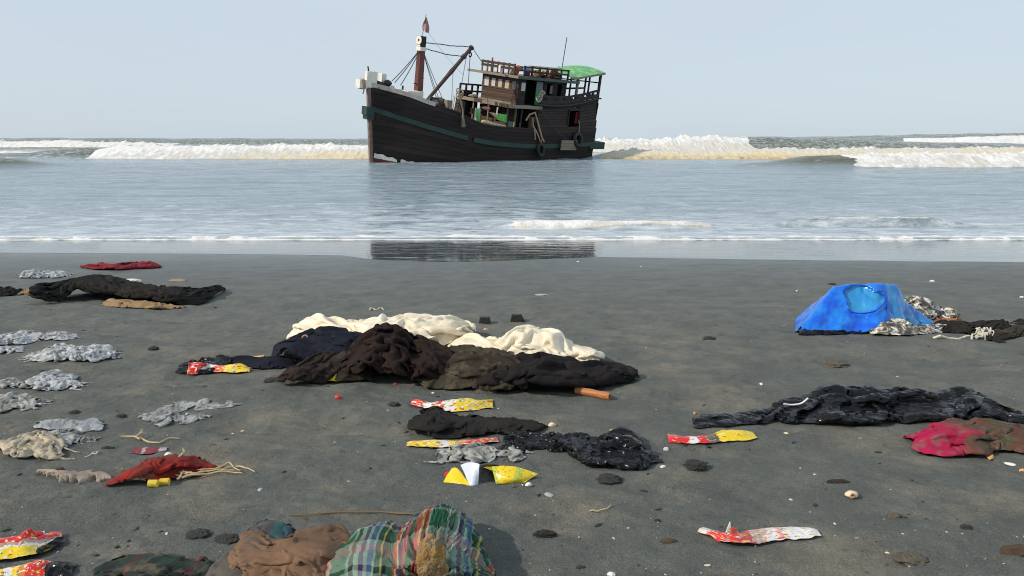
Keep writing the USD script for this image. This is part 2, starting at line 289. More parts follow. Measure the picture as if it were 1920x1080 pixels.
def breaker(name, r, x0, x1, tan, thick=.30, dx=.09, s0=-1.75, s1=.55, ns=44, foot=.6, seed=0, amp=1.0, fx=5.0):
    """the white water that tumbles down the shore side of a wave"""
    x = np.arange(x0, x1, dx); s = np.linspace(s0, s1, ns)
    X, Sg = np.meshgrid(x, s, indexing='ij')
    wf = r[3]
    fade = np.clip(sstep(x0, x0 + fx, X) * (1 - sstep(x1 - fx, x1, X)) + .8 * fb(X, Sg * 2, .9, 3, seed + 9) * (1 - np.abs(2 * sstep(x0, x0 + fx, X) * (1 - sstep(x1 - fx, x1, X)) - 1)), 0, 1)
    Y = crest_y(r, X) + Sg * wf + foot * fb(X, 0 * X, .5, 3, seed + 5) * (Sg < 0) * np.abs(Sg)
    Z = sea_z(X, Y)
    m = sstep(s0, s0 + .28, Sg) * (1 - sstep(s1 - .35, s1, Sg))
    l1 = fb(X / wf * 1.1, Sg * 1.6, 1.3, 3, seed); l2 = fb(X / wf * 2.4, Sg * 1.6, 3.0, 3, seed + 1); l3 = fb(X / wf * 2.4, Sg * .55, 7.0, 3, seed + 2)
    L = .72 * thick * (m * fade * (.66 + 1.0 * l1 + .35 * l2 + .42 * l3) - .25 * (1 - m * fade))
    top = np.exp(-((Sg - .05) / .22) ** 2)
    Z = Z + L * .8 + amp * thick * fade * top * np.clip(fb(X, 0 * X, 1.7, 4, seed + 2) + fb(X, Sg, 6, 2, seed + 3) * .5, -.1, 1) * 2.2
    Y = Y - L * .7
    T = np.interp(Sg, [s0, s0 + .5, -.4, s1], [tan[1], tan[1] * .9, tan[0], tan[0]]) * (np.interp(X, *tan[2]) if len(tan) > 2 else 1)
    uv = np.stack([T, Sg], -1).reshape(-1, 2)
    o = obj(name, (np.stack([X, Y, Z], -1).reshape(-1, 3), grid_faces(*X.shape)), FOAM, uv=uv)
    tag(o, kind='stuff')
breaker('wave_foam', RIDGES[0], -37.5, -2.5, (.0, .75, ([-38, -26, -20, -12], [.1, .45, .9, 1.1])), .34, seed=101)
breaker('wave_foam', RIDGES[0], -80, -39.5, (.0, .2), .18, s0=-.5, seed=111)
breaker('wave_foam', RIDGES[1], 6.0, 52, (.35, 1.0), .36, seed=121)
breaker('wave_foam', RIDGES[2], 18.3, 58, (.15, .25), .30, dx=.07, seed=131)
breaker('wave_foam', RIDGES[3], 6.0, 33, (.1, .45), .6, dx=.12, s0=-1.6, seed=141, fx=7)
breaker('wave_foam', RIDGES[4], -46, -29.2, (.2, 1.1), .22, dx=.08, s0=-.7, seed=151)
breaker('wave_foam', RIDGES[5], -130, -50, (.0, .1), .5, dx=.2, s0=-1.0, seed=161, fx=6)
breaker('wave_foam', RIDGES[6], 84, 160, (.0, .05), .6, dx=.3, s0=-1.3, s1=-.3, seed=171, fx=6)
breaker('wave_foam', RIDGES[6], 50, 72, (.0, .05), .5, dx=.25, s0=-.8, s1=.2, seed=181, fx=6)
breaker('wave_foam', RIDGES[8], -.4, 4.1, (.1, .3), .055, dx=.02, s0=-1.5, s1=.6, foot=.5, seed=191, amp=.7, fx=.8)
breaker('wave_foam', RIDGES[9], 5.2, 8.7, (.0, .2), .05, dx=.02, s0=-.25, s1=.5, foot=.5, seed=201, amp=.9, fx=.8)
# the edge of the swash: a narrow lacy roll of foam
x = np.concatenate([np.arange(-40, -9.5, .2), np.arange(-9.5, 9.5, .016), np.arange(9.5, 40, .2)])
v = np.linspace(0, 1, 14)
X, V = np.meshgrid(x, v, indexing='ij')
w = .42 + .7 * fb(X, 0 * X, .9, 3, 301) + .25 * fb(X, 0 * X, 5, 2, 302)
Y = _front(X) - .03 + V * np.maximum(w, .1)
lum = np.sin(np.pi * V) ** .6 * (.042 + .09 * fb(X, Y, 5, 4, 303))
Z = np.maximum(SLOPE * (Y0 - Y), 0) + .004 + np.maximum(lum, -.01) - .012 * (V > .9)
o = obj('swash_foam', (np.stack([X, Y, Z], -1).reshape(-1, 3), grid_faces(*X.shape)), FOAM, uv=np.stack([X * 0 + .05, V], -1).reshape(-1, 2))
tag(o, kind='stuff')
# ---------------------------------------------------------------- the boat, in its own frame: x from the stem aft, y away from the beach, z up its mast
BT, BH, BTR = math.radians(45), math.radians(9), math.radians(.5)
BO = at_sea(697, 306)
_a = np.array([math.cos(BT), math.sin(BT), 0]); _n = np.array([math.sin(BT), -math.cos(BT), 0]); _k = np.array([0, 0, 1.0])
_a2 = _a * math.cos(BTR) - _k * math.sin(BTR); _k2 = _k * math.cos(BTR) + _a * math.sin(BTR)
_k3 = _k2 * math.cos(BH) + _n * math.sin(BH); _n3 = _n * math.cos(BH) - _k2 * math.sin(BH)
BA = np.stack([_a2, -_n3, _k3], 1)
def boat_at(px, py, axis, val):
    d = BA.T @ ray(px, py); c = BA.T @ (CAM - BO); return c + (val - c[axis]) / d[axis] * d
def boat_world(P): return np.asarray(P, float) @ BA.T + BO

def box(x0, x1, y0, y1, z0, z1):
    m = trimesh.creation.box(extents=(abs(x1 - x0), abs(y1 - y0), abs(z1 - z0))); m.apply_translation(((x0 + x1) / 2, (y0 + y1) / 2, (z0 + z1) / 2)); return m
def beam(p, q, w, h, up=(0, 0, 1)):
    p, q = np.asarray(p, float), np.asarray(q, float); d = q - p; L = np.linalg.norm(d); d = d / L
    s = np.cross(d, up); s = np.cross(d, (1, 0, 0)) if np.linalg.norm(s) < 1e-3 else s; s /= np.linalg.norm(s); u = np.cross(s, d)
    m = trimesh.creation.box(extents=(L, w, h)); T = np.eye(4); T[:3, 0], T[:3, 1], T[:3, 2], T[:3, 3] = d, s, u, (p + q) / 2
    m.apply_transform(T); return m
def tube(pts, r, n=6):
    pts = np.asarray(pts, float); r = np.broadcast_to(np.asarray(r, float), (len(pts),))
    T = np.gradient(pts, axis=0); T /= np.maximum(np.linalg.norm(T, axis=1, keepdims=True), 1e-9)
    ref = np.array([0, 0, 1.0]) if abs(T[:, 2]).mean() < .85 else np.array([1.0, 0, 0])
    A = np.cross(T, ref); A /= np.maximum(np.linalg.norm(A, axis=1, keepdims=True), 1e-9); B = np.cross(T, A)
    th = np.arange(n) / n * 2 * np.pi
    V = pts[:, None] + r[:, None, None] * (np.cos(th)[None, :, None] * A[:, None] + np.sin(th)[None, :, None] * B[:, None])
    f = []
    for i in range(len(pts) - 1):
        for j in range(n):
            a, b, c, d = i * n + j, i * n + (j + 1) % n, (i + 1) * n + (j + 1) % n, (i + 1) * n + j
            f += [(a, b, c), (a, c, d)]
    v = np.concatenate([V.reshape(-1, 3), pts[:1], pts[-1:]]); k = len(pts) * n
    for j in range(n):
        f += [(k, (j + 1) % n, j), (k + 1, (len(pts) - 1) * n + j, (len(pts) - 1) * n + (j + 1) % n)]
    return trimesh.Trimesh(v, np.array(f), process=False)
def sag(p, q, s=.0, n=14, wob=0.0, seed=0):
    t = np.linspace(0, 1, n)[:, None]; P = np.asarray(p, float) * (1 - t) + np.asarray(q, float) * t
    P[:, 2] -= s * 4 * (t[:, 0] * (1 - t[:, 0]))
    if wob: P += wob * (np.random.default_rng(seed).random(P.shape) - .5) * (np.sin(np.pi * t))
    return P
def strip(rows):
    """a surface through rows of points (n, m, 3)"""
    R = np.asarray(rows, float); return (R.reshape(-1, 3), grid_faces(R.shape[0], R.shape[1]))
def join(*ms): return trimesh.util.concatenate([m if isinstance(m, trimesh.Trimesh) else trimesh.Trimesh(m[0], m[1], process=False) for m in ms])
def slab(rows, t, axis=1):
    """a closed slab from an outer surface (n, m, 3), t thick along the axis"""
    R = np.asarray(rows, float); n, m = R.shape[:2]; Q = R.copy(); Q[..., axis] += t
    f = grid_faces(n, m); k = n * m
    i = np.arange(k).reshape(n, m)
    ring = np.concatenate([i[:, 0], i[-1, 1:], i[-2::-1, -1], i[0, -2:0:-1]])
    s = [(a, b, b + k) for a, b in zip(ring, np.roll(ring, -1))] + [(a, b + k, a + k) for a, b in zip(ring, np.roll(ring, -1))]
    me = trimesh.Trimesh(np.concatenate([R.reshape(-1, 3), Q.reshape(-1, 3)]), np.concatenate([f[:, ::-1], f + k, np.array(s)]), process=False)
    me.fix_normals(); return me

M_hull = [plain(f'tarred_plank_{w}', c, rough=.75, var=.45, scale=1.2, bump=.5, bscale=5, stretch=(.3, .3, 3), spec=.25) for w, c in (('a', (.021, .015, .013)), ('b', (.028, .019, .016)), ('c', (.017, .0125, .012)))]
M_brown = [plain(f'brown_board_{w}', c, rough=.8, var=.4, scale=2, bump=.5, bscale=8, stretch=(.4, .4, 4), spec=.25) for w, c in (('a', (.072, .044, .031)), ('b', (.056, .036, .027)), ('c', (.088, .055, .038)))]
M_dark = [plain(f'dark_board_{w}', c, rough=.8, var=.4, scale=2, bump=.5, bscale=8, stretch=(.4, .4, 4), spec=.25) for w, c in (('a', (.034, .028, .025)), ('b', (.026, .022, .021)))]
M_grey = plain('weathered_wood', (.20, .165, .125), rough=.85, var=.4, scale=3, stretch=(.4, .4, 4))
M_white = plain('old_white_paint', (.66, .62, .53), rough=.6, var=.18, scale=3)
M_gun = plain('grey_white_rail', (.40, .37, .33), rough=.65, var=.25, scale=3)
M_green = plain('dark_green_paint', (.012, .038, .030), rough=.55, var=.35, scale=3)
M_greenl = plain('bright_green_paint', (.012, .26, .085), rough=.5, var=.25, scale=4)
M_roofg = mat('green_tarpaulin', {
    'g': ('geometry', {}), 'n': ('noise_texture', {'scale': 1.6, 'detail': 6, 'roughness': .65}), 'r': ('rgb_ramp', {'ramp': [(.3, (.045, .26, .09)), (.52, (.10, .36, .13)), (.66, (.36, .46, .20)), (.8, (.42, .42, .28))]}),
    'b': ('bump', {'strength': .4, 'distance': .03}), 'p': ('principled_bsdf', {'roughness': .55})}, [('g.position', 'n.vector'), ('n.fac', 'r.fac'), ('r.color', 'p.base_color'), ('n.fac', 'b.height'), ('b.normal', 'p.normal')])
M_mast = plain('red_brown_paint', (.115, .036, .026), rough=.55, var=.3, scale=3, stretch=(1, 1, .3))
M_boom = plain('brown_spar', (.066, .034, .026), rough=.7, var=.35, scale=5)
M_black = plain('black_iron', (.016, .016, .018), rough=.5, var=.3)
M_rope = plain('dark_rope', (.045, .047, .06), rough=.9)
M_ropet = plain('tan_rope', (.33, .24, .16), rough=.9)
M_red = plain('red_antifouling', (.12, .022, .018), rough=.7, var=.4, scale=3)
M_pane = [mat(f'salt_stained_pane_{w}', {'g': ('geometry', {}), 'n': ('noise_texture', {'scale': 3, 'detail': 4}), 'r': ('rgb_ramp', {'ramp': [(.3, tuple(x * .75 for x in c)), (.7, c)]}), 'p': ('principled_bsdf', {'roughness': .08, 'coat_weight': .6})},
    [('g.position', 'n.vector'), ('n.fac', 'r.fac'), ('r.color', 'p.base_color')]) for w, c in (('pale', (.50, .50, .48)), ('beige', (.46, .39, .28)), ('dark', (.05, .045, .04)))]
M_rubber = plain('black_rubber', (.012, .012, .013), rough=.6)
M_orange = plain('orange_goods', (.33, .115, .055), rough=.8); M_bluep = plain('blue_goods', (.05, .17, .42), rough=.5)
M_redc = plain('red_cloth', (.28, .022, .026), rough=.9, var=.35); M_tan = plain('beige_canvas', (.46, .36, .22), rough=.9, var=.25)
M_cloth_w = plain('white_cotton', (.60, .56, .46), rough=.9)
M_lime = plain('lime_cloth', (.12, .46, .09), rough=.8)

_c = [CAM]  # keep the frame names together
_mtx = Gf.Matrix4d(*BA[:, 0], 0, *BA[:, 1], 0, *BA[:, 2], 0, *BO, 1)
BOAT = thing('fishing_boat', 'big dark wooden fishing boat with mast, boom and wheelhouse aground in the surf', 'boat', matrix=_mtx)
bo = lambda name, mesh, m, parent=BOAT, **k: obj(name, mesh, m, parent, **k)

_sx = [-.75, 1.67, 3.18, 5.1, 7.0, 8.0, 10.4, 13.5, 22.2]; _szz = [5.52, 5.08, 4.66, 4.25, 3.60, 3.32, 3.20, 3.14, 3.45]
sheer = PchipInterpolator(_sx, _szz)
half = PchipInterpolator([-.75, 0, .8, 1.67, 3.18, 5.1, 7.0, 10, 14, 18, 20.5, 22.2], [.06, .32, .92, 1.45, 2.05, 2.6, 2.88, 3.0, 3.0, 2.92, 2.82, 2.7])
halfw = PchipInterpolator([-.1, .8, 1.67, 3.18, 5.1, 7.0, 10, 14, 18, 20.5, 22.2], [.06, .42, .85, 1.5, 2.15, 2.5, 2.75, 2.82, 2.80, 2.74, 2.6])
ZB = -1.9
def stem_x(z): return np.interp(z, [-2, 0, 5.5, 6.6], [.55, .0, -.68, -.80])
def hull_y(x, z):
    """half breadth of the hull"""
    zs = sheer(np.clip(x, -.75, 22.2)); t = np.clip((z - 0) / (zs - 0), 0, 1.0)
    yw = halfw(np.clip(x, -.1, 22.2)); yd = half(np.clip(x, -.75, 22.2))
    y = yw + (yd - yw) * t ** .9
    return y * np.where(z < 0, np.maximum(.25, 1 - (z / 2.6) ** 2), 1)
def hull_row(f, n=56, side=-1, out=0.0, zf=None, x1=21.6, x0=None):
    u = np.linspace(0, 1, n) ** 1.25
    x = -.7 + u * (x1 + .7)
    z = (ZB + (sheer(np.clip(x, -.75, 22.2)) - ZB) * f) if zf is None else zf(x)
    xs = np.maximum(x, stem_x(z) + u * 0)
    xs = stem_x(z) + u * (x1 - stem_x(z))
    if zf is not None: z = zf(xs)
    else: z = ZB + (sheer(np.clip(xs, -.75, 22.2)) - ZB) * f
    y = hull_y(xs, z)
    y = y * sstep(-.02, .6, xs - stem_x(z)) ** .55 + .05
    return np.stack([xs, side * (y + out), z], -1)
NST = 17
for i in range(NST):
    f0, f1 = i / NST, (i + 1) / NST - .0025
    o = .005 * ((i * 7) % 5) / 5
    rows = np.stack([hull_row(f0, out=o + .004), hull_row((f0 + f1) / 2, out=o + .003), hull_row(f1, out=o)], 1)
    bo('hull_plank', slab(rows, .05), M_hull[(i * 5 + i // 3) % 3])
bo('hull_far_side', slab(np.stack([hull_row(f, side=1) for f in np.linspace(0, 1, 9)], 1), -.05), M_hull[0])
bo('hull_lining', slab(np.stack([hull_row(f, out=-.09) for f in np.linspace(0, .995, 9)], 1), .02), M_dark[1])
# stem post
zz = np.linspace(-1.8, 5.55, 12)
bo('stem_post', join(*[beam((stem_x(a) - .06, 0, a), (stem_x(b) - .06, 0, b), .20, .26, up=(1, 0, 0)) for a, b in zip(zz[:-1], zz[1:])]), plain('worn_stem_wood', (.17, .115, .095), rough=.85, var=.5, scale=4))
bo('stem_head', box(-.98, -.12, -.14, .14, 5.35, 6.45), M_white)
bo('bow_timber', box(-1.62, -.98, -.25, .25, 5.28, 5.85), M_white)
th = np.linspace(0, 2 * np.pi, 17)
bo('bow_lashing', join(*[tube(np.stack([-1.35 + .05 * k + .06 * np.sin(th * 2), .29 * np.sign(np.cos(th)) * np.abs(np.cos(th)) ** .5, 5.56 + .33 * np.sign(np.sin(th)) * np.abs(np.sin(th)) ** .5], -1), .04) for k in range(4)], tube([(-1.3, -.3, 5.4), (-1.32, -.33, 5.1), (-1.36, -.3, 4.9)], .05)), M_ropet)
# gunwale rail: pale at the bow, dark further aft
def rail(xa, xb, off, w, h, zo=0.0, n=24, side=-1):
    x = np.linspace(xa, xb, n); z = sheer(x) + zo; y = side * (hull_y(x, sheer(x)) * np.where(x < .6, np.maximum(sstep(-.8, .6, x) ** .55, .1), 1) + off)
    P = np.stack([x, y, z], -1)
    return tube(P, h, 4) if w is None else join(*[beam(P[i], P[i + 1] + (P[i + 1] - P[i]) * .02, w, h) for i in range(n - 1)])
bo('bow_rail', rail(-.55, 3.6, .04, .16, .30, .06), M_gun)
bo('bow_rail', rail(-.55, 3.6, .04, .16, .30, .06, side=1), M_white)
bo('gunwale', rail(3.6, 13.4, .03, .16, .10, .03), M_hull[1]); bo('gunwale', rail(3.6, 21, .03, .16, .10, .03, side=1), M_hull[1])
# rubbing strake
_gz = PchipInterpolator([-.5, 3.2, 5.4, 6.6, 9.8, 13.6, 17.5, 21.6], [3.92, 3.0, 2.54, 2.30, 1.93, 1.78, 1.84, 2.0])
def strake(u0, u1, name, m):
    R = hull_row(0, n=80, zf=lambda x: _gz(np.clip(x, -.5, 21.6)))
    R = R[int(u0 * 79):int(u1 * 79) + 1]
    rows = np.stack([R + (0, -.02, -.20), R + (0, -.13, -.17), R + (0, -.13, .17), R + (0, -.02, .20)], 1)
    bo(name, slab(rows, .04), m)
strake(.0, .40, 'rubbing_strake', M_green); strake(.43, 1.0, 'rubbing_strake', M_green)
bo('rubbing_strake_end', trimesh.util.concatenate([box(-.95, -.28, -.30, .30, 3.45, 4.02), box(-.85, -.25, -.26, .26, 3.15, 3.45)]), M_green)
# old paint left at the forefoot
def paint_patch(x0, x1, z0, z1, m, name):
    xs = np.linspace(x0, x1, 12); zs = np.linspace(0, 1, 6); rows = []
    for q in zs:
        z = np.interp(xs, [x0, x1], z0) * (1 - q) + np.interp(xs, [x0, x1], z1) * q + .05 * np.sin(xs * 9 + q * 3) * (q > .5)
        y = hull_y(xs, z) * sstep(-.02, .6, xs - stem_x(z)) ** .55 + .05
        rows.append(np.stack([xs, -(y + .040), z], -1))
    bo(name, slab(np.stack(rows, 1), .02), m)
paint_patch(.06, 1.75, (-.6, -.1), (.40, .18), M_red, 'red_bottom_paint')
paint_patch(.06, 1.55, (.41, .21), (.80, .42), M_white, 'white_bottom_paint'); paint_patch(1.8, 3.3, (-.05, -.05), (.42, .22), M_white, 'white_bottom_paint')
# decks
def deck(name, xa, xb, zo, m, n=14):
    x = np.linspace(xa, xb, n); z = sheer(x) + zo; y = hull_y(x, sheer(x)) - .12
    bo(name, slab(np.stack([np.stack([x, -y, z], -1), np.stack([x, y, z], -1)], 1), -.08, axis=2), m)
deck('foredeck', .6, 5.6, -.35, M_grey); deck('main_deck', 5.4, 21.0, -1.0, M_dark[0])
bo('foredeck_bulkhead', box(5.5, 5.6, -2.4, 2.4, 2.7, 4.0), M_dark[0])
# bow fittings
bo('bollard', box(.55, .95, .25, .65, 5.15, 6.35), M_white); bo('bollard', box(1.5, 1.75, .3, .55, 5.0, 5.55), M_white)
bo('foredeck_hatch', box(1.9, 3.3, -1.15, -.05, 4.6, 5.36), M_white)
_w = [trimesh.creation.icosphere(subdivisions=2, radius=.34) for _ in range(4)]
for m_, p_ in zip(_w, ((.05, .1, 5.62), (.35, .0, 5.55), (.8, -.1, 5.72), (.62, .0, 5.55))):
    m_.vertices *= 1 + .35 * (meshkit.noise(m_.vertices * 6 + p_[0], 3)[:, None] - .5); m_.vertices *= (1, .8, .75); m_.apply_translation(p_)
bo('anchor_gear', join(*_w), M_black)
bo('anchor_stock', tube([(-.05, .5, 5.5), (-.28, .6, 6.1), (-.42, .65, 6.75)], .05), M_black)
bo('cleat', tube([(2.35, .1, 5.2), (2.35, .1, 5.62)], .07), M_black)
# mast
def taper(p, q, w0, w1):
    a = beam(p, q, 1, 1); p, q = np.asarray(p, float), np.asarray(q, float); d = (q - p) / np.linalg.norm(q - p)
    t = (a.vertices - p) @ d / np.linalg.norm(q - p); c = p + t[:, None] * (q - p)
    a.vertices = c + (a.vertices - c) * (w0 + (w1 - w0) * t)[:, None]; return a
bo('mast', taper((3.74, 0, 4.2), (3.67, 0, 8.20), .50, .42), M_mast)
mh = bo('mast_head', box(3.44, 3.90, -.22, .22, 8.46, 9.22), M_dark[1])
bo('mast_band', box(3.40, 3.94, -.25, .25, 8.19, 8.46), M_white)
_face = trimesh.creation.annulus(r_min=.10, r_max=.30, height=.06, sections=20); _face.apply_transform(trimesh.transformations.rotation_matrix(math.pi / 2, (0, 1, 0))); _face.apply_translation((3.40, 0, 8.92)); 
bo('white_ring', _face, M_white, mh); bo('white_pad', box(3.405, 3.437, -.17, .17, 8.47, 8.60), M_white, mh)
bo('mast_cleat', box(3.25, 3.45, -.06, .06, 5.82, 5.88), M_black); bo('mast_cleat', box(3.92, 4.12, -.06, .06, 6.25, 6.31), M_black)
bo('flag_pole', tube([(3.67, 0, 9.2), (3.75, 0, 9.9), (3.86, 0, 10.75)], .022), M_grey)
u, v = np.meshgrid(np.linspace(0, 1, 14), np.linspace(0, 1, 14), indexing='ij')      # a small flag hanging in folds
wd = .10 + .42 * np.sin(np.pi * np.clip(u, 0, 1) ** 1.1 * .78)
FX = 3.86 - .10 * u - wd * .45 + v * wd + .12 * u; FY = .14 * np.sin(v * 9 + u * 2) * u - .05; FZ = 10.55 - .92 * u - .16 * v * u
flag = bo('flag', strip(np.stack([FX, FY, FZ], -1)), plain('washed_out_pink', (.46, .27, .28), rough=.9, var=.2))
bo('flag_band', strip(np.stack([FX[:7, :8], FY[:7, :8] - .012, FZ[:7, :8]], -1)), plain('flag_orange', (.34, .15, .04), rough=.9), flag)
# boom and rigging
bt, bb = boat_at(885, 88, 1, 0), boat_at(800, 189, 1, 0)
_t = np.linspace(0, 1, 12)[:, None]
bo('boom', tube(bb * (1 - _t) + bt * _t, np.interp(_t[:, 0], [0, .5, .55, .6, 1], [.13, .155, .19, .155, .14]), 8), M_boom)
bo('boom_fitting', tube([bb + (bt - bb) * .80, bb + (bt - bb) * .84], .20, 8), M_boom); bo('boom_fitting', tube([bb + (bt - bb) * .975, bt], .21, 8), M_boom)
mt = np.array([3.7, 0, 8.45])
for q, s_ in ((bt, .05), (bb + (bt - bb) * .82, .12)):
    bo('topping_lift', tube(sag(mt + (0, 0, .35 if s_ < .1 else 0), q, s_, wob=.06, seed=4), .035, 5), M_rope)
for px_, py_, yy in ((735, 152, .5), (740, 155, -.6), (751, 160, -1.2)):
    bo('forestay', tube(sag(mt, boat_at(px_, py_, 1, yy), .10), .032, 5), M_rope)
for px_, py_, yy in ((819, 185, 1.8), (823, 186, 2.0), (831, 188, 2.3)):
    bo('shroud', tube(sag(mt, boat_at(px_, py_, 1, yy), .04), .025, 5), M_rope)
bo('backstay', tube(sag(bt, boat_at(906, 119, 1, 1.9), .03), .028, 5), M_rope)
_hk = boat_at(882, 100, 1, 0)
bo('cargo_hook', join(tube([bt, _hk], .025, 5), tube(_hk + np.stack([.12 * np.cos(th), 0 * th, -.1 + .16 * np.sin(th)], -1), .05, 6)), M_black)
bo('fall_line', tube(sag(_hk - (0, 0, .2), boat_at(878, 158, 1, .5), .0), .028, 5), M_rope); bo('fall_line', tube(sag(boat_at(876, 98, 1, 0), boat_at(866, 155, 1, .7), .02), .022, 5), M_rope)
bo('fall_line', tube(sag(bb + (bt - bb) * .58, boat_at(846, 205, 1, -.5), .0), .018, 5), M_rope); bo('flag_line', tube(sag((3.95, 0, 9.75), boat_at(868, 140, 1, .4), .15), .009, 4), M_rope)
# working deck
for px_, py_, s_ in ((812, 190, .42), (819, 192, .5), (828, 195, .38), (822, 186, .35), (833, 193, .3)):
    c_ = boat_at(px_, py_, 1, -1.0); m_ = trimesh.creation.icosphere(subdivisions=2, radius=s_); m_.vertices *= 1 + .5 * (meshkit.noise(m_.vertices * 5 + px_, 5)[:, None] - .5); m_.apply_translation(c_ - (0, 0, .15))
    bo('deck_winch' if s_ > .4 else 'net_heap', m_, M_black if px_ % 2 else M_grey)
bo('winch_frame', join(*[beam(boat_at(a, b, 1, -1.2), boat_at(c, d, 1, -1.2), .12, .12) for a, b, c, d in ((808, 183, 833, 187), (808, 183, 810, 200), (833, 187, 834, 205), (820, 185, 822, 202))]), M_dark[0])
p_ = boat_at(840, 189, 1, -1.6); bo('samson_post', box(p_[0] - .22, p_[0] + .22, -1.85, -1.4, 3.2, p_[2] + .05), M_grey)
p_ = boat_at(846, 205, 1, -2.2); bo('samson_post', box(p_[0] - .10, p_[0] + .10, -2.3, -2.1, 3.2, p_[2] + .1), M_grey)
for i, (px_, w_) in enumerate(((857, .55), (863, .4))):
    p_ = boat_at(px_, 195, 1, .6 - i); bo('davit_post', taper((p_[0], p_[1], 2.2), (p_[0] + .25, p_[1], 4.8), w_, w_ * .8), M_dark[0] if i else M_brown[1])
for a, b in (((850, 178), (846, 212)), ((853, 180), (848, 214))):
    bo('deck_line', tube(sag(boat_at(*a, 1, .4), boat_at(*b, 1, -1.4), .05), .035, 5), M_gun)
# platform round the deckhouse
PX0, PZ = 10.3, 4.78
bo('platform', box(PX0, 14.2, -2.95, 2.95, PZ, PZ + .12), M_grey)
for i in range(6):
    bo('platform_board', box(PX0 - .06, PX0 - .003, -2.95 + i * .985, -2.95 + i * .985 + .975, PZ - .06, PZ + .20 + .02 * (i % 2)), M_grey if i % 3 else M_brown[0])
bo('platform_edge', box(PX0 - .02, 14.0, -3.04, -2.955, PZ - .06, PZ + .19), M_grey)
for x_, y_ in ((10.45, -2.8), (10.45, -.6), (10.45, 1.2), (12.0, -2.8), (13.6, -2.85)):
    bo('platform_post', box(x_ - .05, x_ + .05, y_ - .05, y_ + .05, 2.2, PZ), M_grey if y_ > -2 else M_dark[0])
bo('side_screen', box(10.2, 12.3, 2.75, 2.83, 2.2, PZ), M_dark[1])
# far rail of the platform
for z_ in (5.92, 5.38): bo('rail', beam((10.2, 2.8, z_), (12.9, 2.8, z_), .10, .14), M_dark[0])
for x_ in (10.25, 10.9, 11.55, 12.2): bo('rail_post', box(x_ - .07, x_ + .07, 2.74, 2.86, PZ + .1, 5.95), M_dark[0])
for x_ in (10.55, 11.2): bo('rail_board', box(x_ - .35, x_ + .30, 2.78, 2.83, PZ + .1, 5.32), M_dark[1])
h_ = trimesh.creation.icosphere(subdivisions=2, radius=.3); h_.vertices *= (1.5, .8, .5); h_.vertices *= 1 + .6 * (meshkit.noise(h_.vertices * 7, 2)[:, None] - .5); h_.apply_translation((10.9, 1.8, 5.08))
bo('rope_heap', h_, M_ropet)
# deckhouse below the platform
WX0, WX1, WY0, WY1 = 12.02, 17.7, -2.08, 2.15
for i in range(9):
    z0 = 2.2 + i * (PZ - 2.2) / 9
    segs = [(WY0, WY1)]
    if 4 <= i <= 6: segs = [(WY0, -.45), (.10, WY1)]
    for a, b in segs: bo('deckhouse_board', box(WX0 + .004 * (i % 3), WX0 + .06, a, b, z0, z0 + (PZ - 2.2) / 9 - .015), M_brown[(i + (a > 0)) % 3])
bo('deckhouse_inside', box(WX0 + .3, WX0 + .36, WY0, WY1, 2.2, PZ), M_dark[1])
for i in range(6):
    z0 = 2.2 + i * .43; bo('deckhouse_board', box(WX0 + 1.5, 14.0, WY0 - .06, WY0, z0, z0 + .415), M_dark[i % 2])
bo('deckhouse_corner', box(WX0 - .05, WX0 + .08, WY0 - .08, WY0 + .06, 2.2, PZ), M_grey)
bo('deckhouse_panel', box(WX0 - .03, WX0 - .005, -1.95, -1.0, 2.9, 3.6), M_green)
# wheelhouse
Z0, ZS, ZT = 4.92, 5.95, 7.0
nb = 7
for i in range(nb):
    z0 = Z0 + i * (ZS - Z0) / nb; bo('wheelhouse_board', box(WX0 + .003 * (i % 2), WX0 + .07, WY0, WY1, z0, z0 + (ZS - Z0) / nb - .012), M_brown[(i * 2) % 3])
bo('sill', box(WX0 - .07, WX0 + .08, WY0 - .02, WY1 + .02, ZS, ZS + .06), M_brown[2]); bo('window_head', box(WX0 - .03, WX0 + .08, WY0, WY1, 6.72, ZT), M_brown[1])
wy = np.linspace(WY1 - .12, WY0 + .12, 6)
for i in range(6):
    bo('window_post', box(WX0 - .02, WX0 + .08, wy[i] - (.11 if 0 < i < 5 else .12), wy[i] + (.11 if 0 < i < 5 else .12), ZS + .06, 6.72), M_brown[i % 2])
for i in range(5):
    a, b = wy[i + 1] + .112, wy[i] - .112
    f_ = bo('window', join(box(WX0 - .015, WX0 + .04, a, b, ZS + .062, ZS + .10), box(WX0 - .015, WX0 + .04, a, b, 6.68, 6.718), box(WX0 - .015, WX0 + .04, a, a + .05, ZS + .10, 6.68), box(WX0 - .015, WX0 + .04, b - .05, b, ZS + .10, 6.68)), M_gun if i == 0 else M_brown[2])
    bo('pane', box(WX0 + .01, WX0 + .02, a + .05, b - .05, ZS + .10, 6.68), M_pane[(0, 0, 1, 1, 2)[i]], f_)
bo('foot_rail', box(WX0 - .42, WX0 - .28, -2.2, 1.9, PZ + .13, PZ + .26), M_grey)
